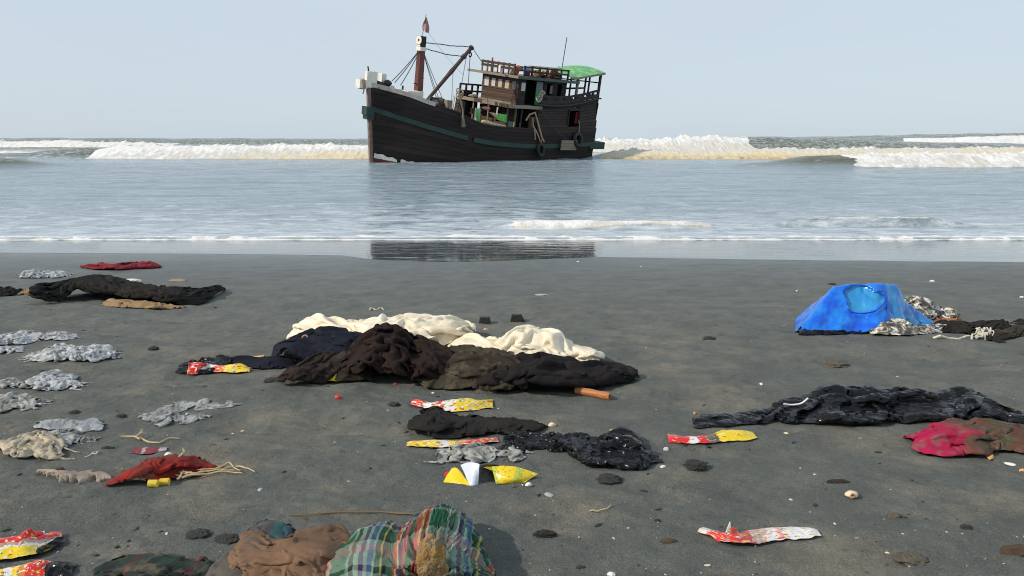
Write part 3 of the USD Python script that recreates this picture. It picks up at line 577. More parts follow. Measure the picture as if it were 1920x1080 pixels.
# wheelhouse side, with its green door and two windows
def side_boards(x0, x1, z0, z1, holes, n, name='side_board', y=WY0):
    for i in range(n):
        a, b = z0 + i * (z1 - z0) / n, z0 + (i + 1) * (z1 - z0) / n - .014
        cuts = [(x0, x1)]
        for hx0, hx1, hz0, hz1 in holes:
            if b > hz0 and a < hz1:
                cuts = [s for c0, c1 in cuts for s in ((c0, min(c1, hx0)), (max(c0, hx1), c1)) if s[1] - s[0] > .03]
        for c0, c1 in cuts: bo(name, box(c0, c1, y - .05 - .004 * (i % 2), y, a, b), M_dark[(i + int(c0)) % 2])
side_boards(WX0 + .08, WX1, Z0, ZT, [(12.85, 14.9, 4.9, 6.9), (15.3, 15.9, 6.0, 6.6), (16.6, 17.1, 6.0, 6.6)], 9)
bo('wheelhouse_inside', box(WX0 + .1, WX1, .2, .28, Z0, ZT), M_dark[1])
d_ = bo('door', box(14.0, 14.75, WY0 - .10, WY0 - .055, 4.98, 6.15), M_greenl); bo('door_top', box(14.0, 14.75, WY0 - .10, WY0 - .055, 6.16, 6.85), plain('grey_blue_paint', (.16, .17, .19)), d_)
bo('side_window', box(12.3, 12.75, WY0 - .075, WY0 - .056, 6.02, 6.66), M_pane[0])
bo('shutter', box(15.65, 15.95, WY0 - .09, WY0 - .056, 5.95, 6.62), plain('pale_grey_shutter', (.13, .13, .135))); 
bo('wheelhouse_back', box(WX1 - .06, WX1, WY0, WY1, Z0, ZT), M_dark[0]); bo('wheelhouse_far_side', box(WX0 + .08, WX1 - .07, WY1 - .05, WY1, Z0, ZT), M_dark[0])
# roof slab with green edge, rail and the things stowed on it
bo('roof', box(WX0 - .62, WX1 + .9, -2.62, 2.9, ZT + .003, ZT + .13), M_grey)
bo('roof_edge', box(WX0 - .69, WX0 - .623, -2.64, 3.35, ZT - .04, ZT + .16), M_grey)
bo('roof_edge', box(WX0 - .6, WX1 + .95, -2.70, -2.623, ZT - .05, ZT + .17), plain('faded_green_trim', (.045, .075, .060), rough=.7, var=.4))
RZ = ZT + .13
for i, z_ in enumerate((RZ + .52, RZ + .78)):
    bo('roof_rail', beam((WX0 - .2, WY1 + .1, z_), (WX0 - .2, -1.7, z_ - .02), .05, .20), M_brown[1])
for y_ in np.linspace(WY1, -1.6, 7): bo('roof_rail_post', box(WX0 - .22, WX0 - .12, y_ - .06, y_ + .06, RZ, RZ + .9), M_brown[0] if y_ < 1 else M_grey)
for z_ in (RZ + .40, RZ + .74): bo('roof_rail', beam((12.2, -2.3, z_), (17.6, -2.3, z_ + .06), .06, .14), M_dark[0])
for x_ in np.linspace(12.3, 17.5, 7): bo('roof_rail_post', box(x_ - .06, x_ + .06, -2.36, -2.24, RZ, RZ + .85), M_dark[0])
_rg = np.random.default_rng(3)
for i in range(26):
    x_, y_ = 11.9 + _rg.random() * 5.6, -1.9 + _rg.random() * 1.8; s_ = .16 + .16 * _rg.random()
    m_ = trimesh.creation.icosphere(subdivisions=2, radius=s_); m_.vertices *= (1.5, 1, .8); m_.vertices *= 1 + .5 * (meshkit.noise(m_.vertices * 8 + i, 4)[:, None] - .5); m_.apply_translation((x_, y_, RZ + s_ * .7 + (.35 if i % 3 == 0 else 0)))
    bo('stowed_bundle', m_, (M_orange, M_dark[0], M_redc, M_tan, M_brown[0], M_dark[1], M_orange)[i % 7])
p_ = boat_at(987, 130, 1, -2.2); m_ = trimesh.creation.icosphere(subdivisions=2, radius=.26); m_.vertices *= (1.4, .8, .7); m_.apply_translation(p_); bo('blue_can', m_, M_bluep)
bo('plank_pile', join(beam((13.2, -1.9, RZ + .85), (17.3, -1.7, RZ + .9), .25, .06), beam((15.0, -2.0, RZ + .3), (17.6, -2.2, RZ + .08), .16, .05)), M_ropet)
bo('chimney_pipe', tube([(12.0, 1.2, RZ), (12.0, 1.2, RZ + 1.15)], .07), M_orange); bo('white_lamp', box(11.75, 11.95, -.1, .12, RZ + .1, RZ + .62), M_white)
an = boat_at(1054, 126, 1, -1.6); bo('antenna', tube([an, boat_at(1063, 70, 1, -1.6)], .035, 6), M_black)
# aft castle: high planked side with an opening
_tx = [13.75, 15, 17, 19, 21.2]; _tz = [5.05, 5.02, 5.12, 5.4, 5.85]; topz = PchipInterpolator(_tx, _tz)
NA = 9
HX0, HX1, HF0, HF1 = 17.5, 18.95, .12, .80
for i in range(NA):
    f0, f1 = i / NA, (i + 1) / NA - .012
    for xa, xb in ([(13.75, 21.3)] if not (f1 > HF0 and f0 < HF1) else [(13.75, HX0), (HX1, 21.3)]):
        x = np.linspace(xa, xb, 12); zl = sheer(np.clip(x, 0, 22.2)); R = []
        for f in (f0, f1): R.append(np.stack([x, -(half(x) + .04 - .18 * f + .006 * (i % 2)), zl + (topz(np.clip(x, 13.75, 21.2)) - zl) * f], -1))
        bo('aft_plank', slab(np.stack(R, 1), .06), M_dark[(i * 3 + int(xa)) % 2] if i % 3 else M_hull[1])
bo('aft_far_side', slab(np.stack([np.stack([np.linspace(13.75, 21.3, 10), half(np.linspace(13.75, 21.3, 10)), np.full(10, z_)], -1) for z_ in (3.0, 5.4)], 1), .06), M_dark[0])
bo('aft_inside', box(13.8, 21.2, -1.2, -1.12, 2.2, 5.0), M_dark[1]); bo('aft_front', box(13.75, 13.81, -2.9, 2.9, 2.2, 4.75), M_dark[1])
bo('aft_deck', box(14.2, 21.2, -2.7, 2.7, 4.80, 4.88), M_dark[0])
bo('transom', slab(np.stack([np.stack([np.full(7, 21.3 + .1 * k), np.linspace(-1, 1, 7) * (2.75, 2.6)[k == 0], np.full(7, (0.0, 5.5)[k])], -1) for k in (0, 1)], 1), .08, axis=0), M_hull[0])
bo('opening_frame', join(*[beam((a, -2.98, b), (c, -2.98, d), .07, .08) for a, b, c, d in ((HX0, 3.45, HX0, 4.75), (HX1, 3.5, HX1, 4.85), (HX0, 4.78, HX1, 4.86))]), M_dark[0])
bo('ledge', slab(np.stack([np.stack([x, -(half(np.clip(x, 0, 22.2)) + q), topz(np.clip(x, 13.75, 21.2)) + .02 - 0 * x], -1) for q, x in ((-.1, np.linspace(13.75, 21.5, 14)), (.14, np.linspace(13.75, 21.6, 14)))], 1), .10, axis=2), plain('green_black_ledge', (.018, .030, .026), rough=.7))
# bulwark rail of the aft deck, canopy on posts
for k, zo in enumerate((.30, .72)):
    x = np.linspace(13.8, 21.4, 12); P = np.stack([x, -(half(x) - .1), topz(np.clip(x, 13.75, 21.2)) + zo], -1)
    bo('aft_rail', join(*[beam(P[i], P[i + 1], .10, .18 if k else .30) for i in range(11)]), M_dark[k % 2])
for x_ in np.linspace(14.0, 21.3, 11): bo('aft_rail_post', box(x_ - .08, x_ + .08, -(half(x_) - .04), -(half(x_) - .16), topz(min(x_, 21.2)), topz(min(x_, 21.2)) + .78), M_dark[int(x_) % 2])
for x_ in np.linspace(15.0, 20.0, 5): bo('aft_rail_board', box(x_ - .4, x_ + .35, -(half(x_) - .06), -(half(x_) - .10), topz(x_) + .42, topz(x_) + .64), M_dark[1])
cz = lambda x: np.interp(x, [17.6, 18.5, 21.75], [7.40, 7.46, 8.06])
for x_ in (18.6, 21.5):
    for y_ in (-2.5, 2.4): bo('canopy_post', box(x_ - .09, x_ + .09, y_ - .09, y_ + .09, 4.9, cz(x_) + (0 if y_ < 0 else .1)), M_grey if x_ < 19 else M_dark[0])
for x_, y_ in ((20.1, -2.5), (21.5, -.9), (21.5, .8), (20.1, 2.4)): bo('canopy_post', box(x_ - .06, x_ + .06, y_ - .06, y_ + .06, 4.9, cz(x_) - .02), M_dark[0])
for z_, zz_ in ((6.75, .25),): 
    bo('canopy_rail', beam((17.6, 2.4, z_), (21.5, 2.4, z_ + zz_), .08, .12), M_dark[0]); bo('canopy_rail', beam((21.5, -2.5, z_ + .45), (21.5, 2.4, z_ + .35), .08, .10), M_dark[0])
    bo('canopy_rail', beam((17.7, -1.0, 6.35), (21.4, -1.0, 6.6), .10, .14), M_dark[0])
x, y = np.meshgrid(np.linspace(17.5, 21.85, 16), np.linspace(-2.68, 2.68, 17), indexing='ij')
cr = cz(x) + .38 * (1 - (np.abs(y + .1) / 2.75) ** 2) + .03 * fb(x, y, 1.2, 3, 55) - .35 * sstep(21, 22, x) * (1 - (np.abs(y) / 2.68) ** 2) * 0
bo('canopy', slab(np.stack([x, y, cr], -1), -.05, axis=2), M_roofg)
bo('canopy_edge', join(*[beam((a, -2.70, cz(a) - .03), (b, -2.70, cz(b) - .03), .08, .16) for a, b in ((17.5, 18.5), (18.5, 20.1), (20.1, 21.85))]), M_grey)
bo('stern_step', box(20.9, 22.9, -2.95, -1.2, 1.55, 2.15), M_green); bo('rudder_post', box(21.6, 21.85, -2.5, -2.2, 2.1, 4.0), M_dark[0])
# ropes hanging on the side
def on_side(px, py, y): return boat_at(px, py, 1, y)
bo('mooring_rope', tube(np.array([on_side(*q) for q in ((986, 226, -3.0), (993, 215, -3.05), (1003, 211, -3.15), (1007, 224, -3.15), (1011, 240, -3.16), (1016, 258, -3.17), (1020, 266, -3.17))]), .075, 6), M_ropet)
bo('mooring_rope', tube(np.array([on_side(*q) for q in ((1012, 203, -3.15), (1030, 228, -3.2), (1048, 250, -3.2), (1066, 266, -3.2))]), .03, 5), M_rope)
bo('rope_tail', tube(np.array([on_side(*q) for q in ((862, 165, -2.7), (861, 178, -2.8), (865, 192, -2.9), (868, 206, -3.0), (868, 222, -3.05), (869, 238, -3.1))]), [.06, .05, .06, .05, .10, .17], 6), plain('dull_grey_rope', (.17, .145, .12), rough=.9))
for q in (((998, 222, -2.9), (1000, 236, -3.05), (1003, 250, -3.1), (1003, 262, -3.1)), ((1000, 236, -3.0), (1008, 252, -3.1), (1014, 268, -3.1))): bo('rope_tail', tube(np.array([on_side(*a) for a in q]), .06, 6), M_ropet)
for k in range(5):
    c_ = on_side(1010 + 1.5 * k, 186 - k * 1.5, -2.95); bo('rope_coil', tube(c_ + np.stack([.24 * np.cos(th), .08 * np.sin(th * 3 + k), .22 * np.sin(th) + .05 * k], -1), .05, 5), M_ropet if k % 2 else M_gun)
for k in range(4):
    c_ = on_side(862, 172 + 3 * k, -.2); bo('rope_coil', tube(c_ + np.stack([.3 * np.cos(th), .2 * np.sin(th), .22 * np.sin(th + k)], -1), .05, 5), M_ropet)
p_ = on_side(996, 232, -2.75); bo('bitt', box(p_[0] - .16, p_[0] + .16, -2.9, -2.6, 2.6, p_[2] + .55), plain('brown_bitt', (.15, .085, .06)))
for k in range(7):
    c_ = on_side(908 + 6 * k, 228.5 + 1.6 * k, -2.72); m_ = trimesh.creation.icosphere(subdivisions=1, radius=.20); m_.vertices *= (1.5, 1, .8); m_.apply_translation(c_); bo('net_float', m_, M_tan)
c_ = on_side(911, 203, -2.2); m_ = trimesh.creation.icosphere(subdivisions=2, radius=.22); m_.vertices *= (1.9, 1, .6); m_.apply_translation(c_); bo('stowed_bundle', m_, plain('pink_brown_bundle', (.36, .17, .12)))
bo('hanging_line', tube(np.array([on_side(*q) for q in ((907, 160, -1.0), (914, 172, -1.6), (915, 200, -2.2))]), .03, 5), M_rope); bo('white_rag', box(*sorted((on_side(933, 183, -3.0)[0], on_side(935, 183, -3.0)[0])), -3.08, -3.05, 4.2, 4.75), M_white)

# things hung on the boat, each a thing of its own (world coordinates)
def hung(name, label, cat, pts4, mtl, y, waves=2.5, amp=.08, n=12, group=None):
    (a, b, c, d) = [boat_at(px_, py_, 1, y) for px_, py_ in pts4]     # top left, top right, bottom right, bottom left
    u, v = np.meshgrid(np.linspace(0, 1, n), np.linspace(0, 1, n), indexing='ij'); U, V = u[..., None], v[..., None]
    P = (a * (1 - U) + b * U) * (1 - V) + (d * (1 - U) + c * U) * V
    P[..., 1] += amp * np.sin(u * waves * 6.28 + v) * (.3 + v)
    W = boat_world(P); o_ = obj(name, strip(W), mtl, base=W.reshape(-1, 3).mean(0)); tag(o_, label, cat, group); return o_
M_wg = mat('white_and_green_cloth', {'g': ('geometry', {}), 'w': ('wave_texture', {'scale': .55, 'distortion': 2.5, 'bands_direction': 'x'}), 'r': ('rgb_ramp', {'ramp': [(.35, (.56, .50, .38)), (.55, (.40, .52, .26)), (.7, (.16, .42, .13))]}), 'p': ('principled_bsdf', {'roughness': .9})}, [('g.position', 'w.vector'), ('w.fac', 'r.fac'), ('r.color', 'p.base_color')])
hung('hanging_towel', 'pale white and green towel hanging under the boat platform beside the brown deckhouse', 'towel', ((891, 202), (901, 204), (899, 228), (889, 226)), M_wg, -2.75)
hung('hanging_sack', 'beige sack cloth slung below the wheelhouse beside a bright green cloth', 'cloth', ((917, 210), (936, 213), (936, 226), (930, 222)), M_tan, -2.76)
hung('green_cloth', 'bright lime green cloth slung on the boat side below the wheelhouse', 'cloth', ((936, 213), (950, 215), (949, 229), (931, 224)), M_lime, -2.80)
hung('red_cloth', 'dark red cloth hanging in the opening of the high boat stern', 'cloth', ((1080, 210), (1087, 210), (1088, 231), (1078, 232)), M_redc, -2.6)
hung('patterned_curtain', 'short brown curtain hanging under the boat platform beside the pale towel', 'curtain', ((882, 202), (890, 203), (890, 214), (881, 213)), M_brown[0], -2.6)
def tyre(px_, py_, r, y, squash, label):
    c_ = boat_at(px_, py_, 1, y); ph = np.linspace(0, 2 * np.pi, 29); tr = np.linspace(0, 2 * np.pi, 13)
    P, T = np.meshgrid(ph, tr, indexing='ij'); rr = r * .72 + r * .28 * np.cos(T)
    W = boat_world(np.stack([c_[0] + rr * np.cos(P) * squash, c_[1] - r * .3 * np.sin(T) + .12 * np.sin(P), c_[2] + rr * np.sin(P)], -1))
    t_ = thing('tyre_fender', label, 'tyre', loc=boat_world(c_)); obj('tyre', strip(W), M_rubber, t_, base=boat_world(c_))
    obj('rope', tube(boat_world(np.array([c_ + (0, 0, r * .7), c_ + (.05, 0, r * 1.6), c_ + (-.1, .1, r * 2.4)])), .035, 5), M_ropet, t_, base=boat_world(c_))
tyre(1013, 281, .62, -3.22, .75, 'black rubber tyre hung as fender low on the hull below the tan rope')
tyre(1083, 262, .68, -3.2, .9, 'dark tyre fender hanging against the boat stern below the opening')
c_ = boat_at(1066, 272, 1, -3.25); t_ = thing('fender_board', 'small weathered wooden board hung by rope on the dark hull near the stern', 'board', loc=boat_world(c_))
for k in range(3):
    b_ = box(c_[0] - 1.0, c_[0] + 1.0, -3.32, -3.24, c_[2] - .42 + k * .28, c_[2] - .16 + k * .28); b_.vertices = boat_world(b_.vertices); obj('slat', b_, M_grey, t_, base=boat_world(c_))
# its reef of foam at the stern
# ---------------------------------------------------------------- cloth: sheets laid from stations, grown and left to buckle
def drape(T, gu, gv, steps=90, iters=4, pin=.012, edge=.05, bend=.35, seed=0, body=.72, seedamp=.012, rad=.85, grav=.0007, damp=.88):
    """cloth simulation: a sheet larger than the place it lies in (gu, gv: how much larger along and across) is pressed in from its sides
    and falls over the body beneath it; it buckles into folds that lean on one another and on the sand"""
    from scipy.spatial import cKDTree
    nu, nv = T.shape[:2]; rng = np.random.default_rng(seed)
    ln = lambda d: np.maximum(np.sqrt((d * d).sum(-1, keepdims=True)), 1e-7)
    S = [((slice(1, None), slice(None)), (slice(None, -1), slice(None)), 1.0, 0, gu), ((slice(None), slice(1, None)), (slice(None), slice(None, -1)), 1.0, 0, gv),
         ((slice(1, None), slice(1, None)), (slice(None, -1), slice(None, -1)), .45, 0, None), ((slice(1, None), slice(None, -1)), (slice(None, -1), slice(1, None)), .45, 0, None),
         ((slice(2, None), slice(None)), (slice(None, -2), slice(None)), bend, 1, gu), ((slice(None), slice(2, None)), (slice(None), slice(None, -2)), bend, 1, gv)]
    lu, lv = ln(T[1:] - T[:-1]) * gu, ln(T[:, 1:] - T[:, :-1]) * gv
    lu = lu * .5 + lu.mean() * .5; lv = lv * .5 + lv.mean(1, keepdims=True) * .5
    rest = [lu, lv, np.sqrt(((lu[:, 1:] + lu[:, :-1]) / 2) ** 2 + ((lv[1:] + lv[:-1]) / 2) ** 2), np.sqrt(((lu[:, 1:] + lu[:, :-1]) / 2) ** 2 + ((lv[1:] + lv[:-1]) / 2) ** 2), lu[1:] + lu[:-1], lv[:, 1:] + lv[:, :-1]]
    # the body: height field of the smooth lie, on a grid
    x0, x1, y0, y1 = T[..., 0].min() - .1, T[..., 0].max() + .1, T[..., 1].min() - .1, T[..., 1].max() + .1; h = max((x1 - x0) / 160, .008)
    gx, gy = int((x1 - x0) / h) + 2, int((y1 - y0) / h) + 2; H = np.zeros((gx, gy)); TT = _up(T, nu * 4, nv * 4)
    dz = np.maximum(TT[..., 2] - gz(TT[..., 0], TT[..., 1]), 0); vv_ = np.linspace(0, 1, nv * 4); dz = dz * np.clip(np.minimum(vv_, 1 - vv_) / .17, 0, 1)[None, :] ** .7
    np.maximum.at(H, (((TT[..., 0] - x0) / h).astype(int).ravel(), ((TT[..., 1] - y0) / h).astype(int).ravel()), dz.ravel()); H = gaussian_filter(H, 1.5) * body
    def floor(P): return gz(P[..., 0], P[..., 1]) + .004 + map_coordinates(H, [((P[..., 0] - x0) / h).ravel(), ((P[..., 1] - y0) / h).ravel()], order=1, mode='constant').reshape(P.shape[:2])
    w = np.full((nu, nv, 1), pin); w[[0, -1]] = edge; w[:, [0, -1]] = edge
    big = lambda sc, k: gaussian_filter(rng.normal(size=(nu, nv)), sc) * k
    n0 = np.stack([big((4, 1.4), 1), big((4, 1.4), 1), big((6, 1.3), 1)], -1); n0 /= n0.std((0, 1)); n0 = n0 * (.6, .6, 1)
    P = T + n0 * seedamp; P[..., 2] = np.maximum(P[..., 2], floor(P)); Q = P.copy(); cell = float((lu.mean() + lv.mean()) / 2)
    for k in range(steps):
        V = (P - Q) * damp; Q = P.copy(); V[..., 2] -= grav; touch = (P[..., 2] - floor(P) < .004)[..., None]; V[..., :2] *= np.where(touch, .35, 1); P = P + np.clip(V, -.02, .02)
        for _ in range(iters):
            A = np.zeros_like(P); W = np.zeros((nu, nv, 1))
            for (s0, s1, st, only, _g), r in zip(S, rest):
                d = P[s0] - P[s1]; l = ln(d); e = (l - r) / l
                if only: e = np.minimum(e, 0)
                c = (.5 * st) * e * d; A[s0] -= c; A[s1] += c; W[s0] += st; W[s1] += st
            P = P + A / np.maximum(W, .1) * 1.6
        P = P + w * (T - P) * (1, 1, .3)
        if k % 3 == 0 and k > 6:
            X = P.reshape(-1, 3); r_ = cell * rad; pr = cKDTree(X).query_pairs(r_, output_type='ndarray')
            if len(pr):
                du = np.abs(pr[:, 0] // nv - pr[:, 1] // nv); dv_ = np.abs(pr[:, 0] % nv - pr[:, 1] % nv); pr = pr[np.maximum(du, dv_) > 2]
                if len(pr):
                    d = X[pr[:, 0]] - X[pr[:, 1]]; l = ln(d); c = d / l * (r_ - l) * .35; X = X.copy(); np.add.at(X, pr[:, 0], c); np.add.at(X, pr[:, 1], -c); P = X.reshape(nu, nv, 3)
        P[..., 2] = np.maximum(P[..., 2], floor(P))
    return P
def _up(P, nu, nv):
    a = np.linspace(0, P.shape[0] - 1, nu); b = np.linspace(0, P.shape[1] - 1, nv); A, B = np.meshgrid(a, b, indexing='ij')
    return np.stack([map_coordinates(P[..., k], [A, B], order=3, mode='nearest') for k in range(P.shape[2])], -1)
def stations(st, n=(96, 48), prof=.75, frac=.5, ragged=.03, seed=0, skew=0.0, tuck=True, tent=False):
    """st: (front ground px, py, top px, py, depth m) from left to right -> smooth lie (nu, nv, 3); tuck: the edges roll under"""
    st = np.array(st, float); k = np.r_[0, np.cumsum(np.hypot(np.diff((st[:, 0] + st[:, 2]) / 2), .5 * np.diff(st[:, 1])) + 1)]; k /= k[-1]
    u = np.linspace(0, 1, n[0]); v = np.linspace(0, 1, n[1])
    FR = np.array([G(a, b) for a, b in st[:, :2]]); CR = []
    st[:, 4] = np.clip(np.minimum(st[:, 4], .86 * FR[:, 1] * ((st[:, 1] - HZ) / (st[:, 3] - HZ) - 1)), .025, None)      # no deeper than its top lets one see
    for f_, (a, b, c, d, dep) in zip(FR, st):
        p_ = over(c, d, f_[1] + frac * dep); p_[2] = max(p_[2], float(gz(p_[0], p_[1])) + .008); CR.append(p_)
    CR = np.array(CR); BK = np.stack([CR[:, 0] + skew, FR[:, 1] + st[:, 4]], -1)
    I = (lambda a: np.stack([np.interp(u, k, a[:, j]) for j in range(a.shape[1])], -1)) if tent else (lambda a: PchipInterpolator(k, a)(u))
    FR, CR, BK = I(FR), I(CR), I(BK)
    nz = lambda s_: (meshkit.fbm(np.stack([u * s_ + seed, 0 * u, 0 * u], -1), 3, seed) - .5)
    P = np.zeros((n[0], n[1], 3)); hc = np.maximum(CR[:, 2] - gz(CR[:, 0], CR[:, 1]), .004)
    for j, vv in enumerate(v):
        if tuck:
            a = math.radians(-14 + 208 * vv); w = (.5 - .5 * math.cos(a)); w = w ** (math.log(frac) / math.log(.5)); h = max((math.sin(a) + .242) / 1.242, 0) ** prof
        else:
            w = vv; t = vv / frac if vv < frac else (1 - vv) / (1 - frac); h = t if tent else math.sin(math.pi / 2 * min(t, 1)) ** prof
        if w < frac: xy = FR[:, :2] * (1 - w / frac) + CR[:, :2] * (w / frac)
        else: xy = CR[:, :2] * (1 - w) / (1 - frac) + BK * (w - frac) / (1 - frac)
        e = 1 - math.sin(math.pi * w)
        xy = xy.copy(); xy[:, 1] += ragged * (nz(9) * 2 + nz(23)) * e * (1 if w < .5 else -1)
        P[:, j, :2] = xy; P[:, j, 2] = gz(xy[:, 0], xy[:, 1]) + .004 + h * hc
    return P
# kinds of cloth: (spare length along, across, cell m, bend, body, seed height, fine wrinkles)
GARMENT = dict(g=(1.035, 1.40), cell=.0165, bend=.22, body=.84, fine=.0026)
SOFT = dict(g=(1.03, 1.15), cell=.030, bend=.9, body=.86, fine=.0022)
RAG = dict(g=(1.14, 1.55), cell=.009, bend=.12, body=.72, fine=.0040)
BAG = dict(g=(1.12, 1.55), cell=.0145, bend=.05, body=.76, fine=.0065)
FLAT = dict(g=(1.05, 1.10), cell=.010, bend=.5, body=.85, fine=.0022)
def wrinkle(P, h, size, seed):
    """fine creases: ridged noise along the normal"""
    s = np.concatenate([np.zeros((1, P.shape[1])), np.cumsum(np.linalg.norm(P[1:] - P[:-1], axis=-1), 0)], 0); t = np.concatenate([np.zeros((P.shape[0], 1)), np.cumsum(np.linalg.norm(P[:, 1:] - P[:, :-1], axis=-1), 1)], 1)
    N = np.cross(np.gradient(P, axis=0), np.gradient(P, axis=1)); N /= np.maximum(np.linalg.norm(N, axis=-1, keepdims=True), 1e-9); N = np.stack([gaussian_filter(N[..., k], 1.5) for k in range(3)], -1)
    f = 0
    for o in range(2):
        a_ = (.5, -.7)[o]; q = np.stack([(s * math.cos(a_) + t * math.sin(a_)) / size * .45 * 1.8 ** o + seed, (t * math.cos(a_) - s * math.sin(a_)) / size * 1.8 ** o, np.full(s.shape, 3.3 + o)], -1); v = meshkit.fbm(q, 2, seed + o)
        f = f + .6 ** o * (.6 - np.abs(v * 2 - 1) * 2.6)
    return P + (h * f)[..., None] * N
def foldfield(P, folds, seed=0, gain=1.0):
    """folds: (angle to the length of the cloth in degrees, spacing m, height m, wander): rounded folds with sharp valleys that lean over one another"""
    r = np.random.default_rng(seed + 5)
    s = np.concatenate([np.zeros((1, P.shape[1])), np.cumsum(np.linalg.norm(P[1:] - P[:-1], axis=-1), 0)], 0)
    t = np.concatenate([np.zeros((P.shape[0], 1)), np.cumsum(np.linalg.norm(P[:, 1:] - P[:, :-1], axis=-1), 1)], 1)
    du = np.gradient(P, axis=0); dv = np.gradient(P, axis=1); N = np.cross(du, dv); N /= np.maximum(np.linalg.norm(N, axis=-1, keepdims=True), 1e-9)
    N = np.stack([gaussian_filter(N[..., k], (3, 2)) for k in range(3)], -1); N /= np.maximum(np.linalg.norm(N, axis=-1, keepdims=True), 1e-9)
    dvn = dv / np.maximum(np.linalg.norm(dv, axis=-1, keepdims=True), 1e-9)
    D = np.zeros_like(P)
    for (th, lam, amp, wob) in folds:
        th = math.radians(th + r.normal(0, 6)); o = r.random(2) * 50
        q = (t * math.cos(th) - s * math.sin(th)) / lam
        p3 = lambda L, z: np.stack([s / L + o[0], t / (L * .6) + o[1], np.full(s.shape, z)], -1)
        ph = q + 1.6 * wob * (meshkit.fbm(p3(lam * 3.2, 1.5), 2, seed) - .5) * 2
        m = sstep(.30, .62, meshkit.fbm(p3(lam * 3.0, 7.5), 2, seed + 3))
        f = np.abs(np.sin(np.pi * ph)) ** .75 - .45
        D += (amp * gain * m * f)[..., None] * N + (amp * gain * .55 * m * np.sin(2 * np.pi * ph))[..., None] * dvn
    return P + D
def as_mesh(P): return (P.reshape(-1, 3), grid_faces(P.shape[0], P.shape[1])[:, ::-1])
def uvs(P):
    U, V = np.meshgrid(np.linspace(0, 1, P.shape[0]), np.linspace(0, 1, P.shape[1]), indexing='ij'); return np.stack([U, V], -1).reshape(-1, 2)
def fit_top(P, row):
    """scales the height of a cloth until its top shows where the photo has it"""
    for _ in range(5):
        g = gz(P[..., 0], P[..., 1]); r = project(P)[1]; i = np.unravel_index(np.argpartition(r.ravel(), int(r.size * .012))[int(r.size * .012)], r.shape); rg = project(np.array([P[i][0], P[i][1], g[i]]))[1]
        if rg - row < 2: break
        P = P.copy(); P[..., 2] = g + (P[..., 2] - g) * float(np.clip((rg - row) / max(rg - r[i], 1), .55, 1.5))
    return P
def finish(T, kind, n, seed, fin=2.2, steps=90, row=None, **k):
    q = {**kind, **k}
    P = drape(T, q['g'][0], q['g'][1], steps=steps, bend=q['bend'], body=q['body'], seed=seed, seedamp=q['cell'] * .55 if q['g'][1] > 1.12 else .003)
    P = _up(P, int(T.shape[0] * fin), int(T.shape[1] * fin)); P = wrinkle(P, q['fine'], q['cell'] * 3.6, seed)
    if q['bend'] < .06: P = wrinkle(P, q['fine'] * .9, q['cell'] * 6, seed + 3); P = wrinkle(P, q['fine'] * .35, q['cell'] * 1.5, seed + 5)
    if row: P = fit_top(P, row)
    P[..., 2] = np.maximum(P[..., 2], gz(P[..., 0], P[..., 1]) + .003); return P
def pleats(T, creases):
    """the big folds and hollows a cloth lies in: (where the fold runs, its width in photo pixels, its height in metres)"""
    for pts, w, h in creases:
        px, py = project(T); pts = np.array(pts, float); d = np.full(px.shape, 1e9)
        for a, b in zip(pts[:-1], pts[1:]):
            ab = b - a; t = np.clip(((px - a[0]) * ab[0] + (py - a[1]) * ab[1]) / (ab @ ab), 0, 1); d = np.minimum(d, np.hypot(px - a[0] - t * ab[0], py - a[1] - t * ab[1]))
        q = h * np.exp(-(d / w) ** 2); T = T.copy(); T[..., 1] -= .6 * q; T[..., 2] += .7 * q
        T[..., 2] = np.maximum(T[..., 2], gz(T[..., 0], T[..., 1]) + .004)
    return T
KINDS = {'rag': RAG, 'net': RAG, 'plastic bag': BAG, 'bin bag': BAG, 'plastic sheet': BAG, 'blanket': SOFT, 'wrapper': FLAT, 'scrap': FLAT, 'leaflet': FLAT, 'roots': RAG}
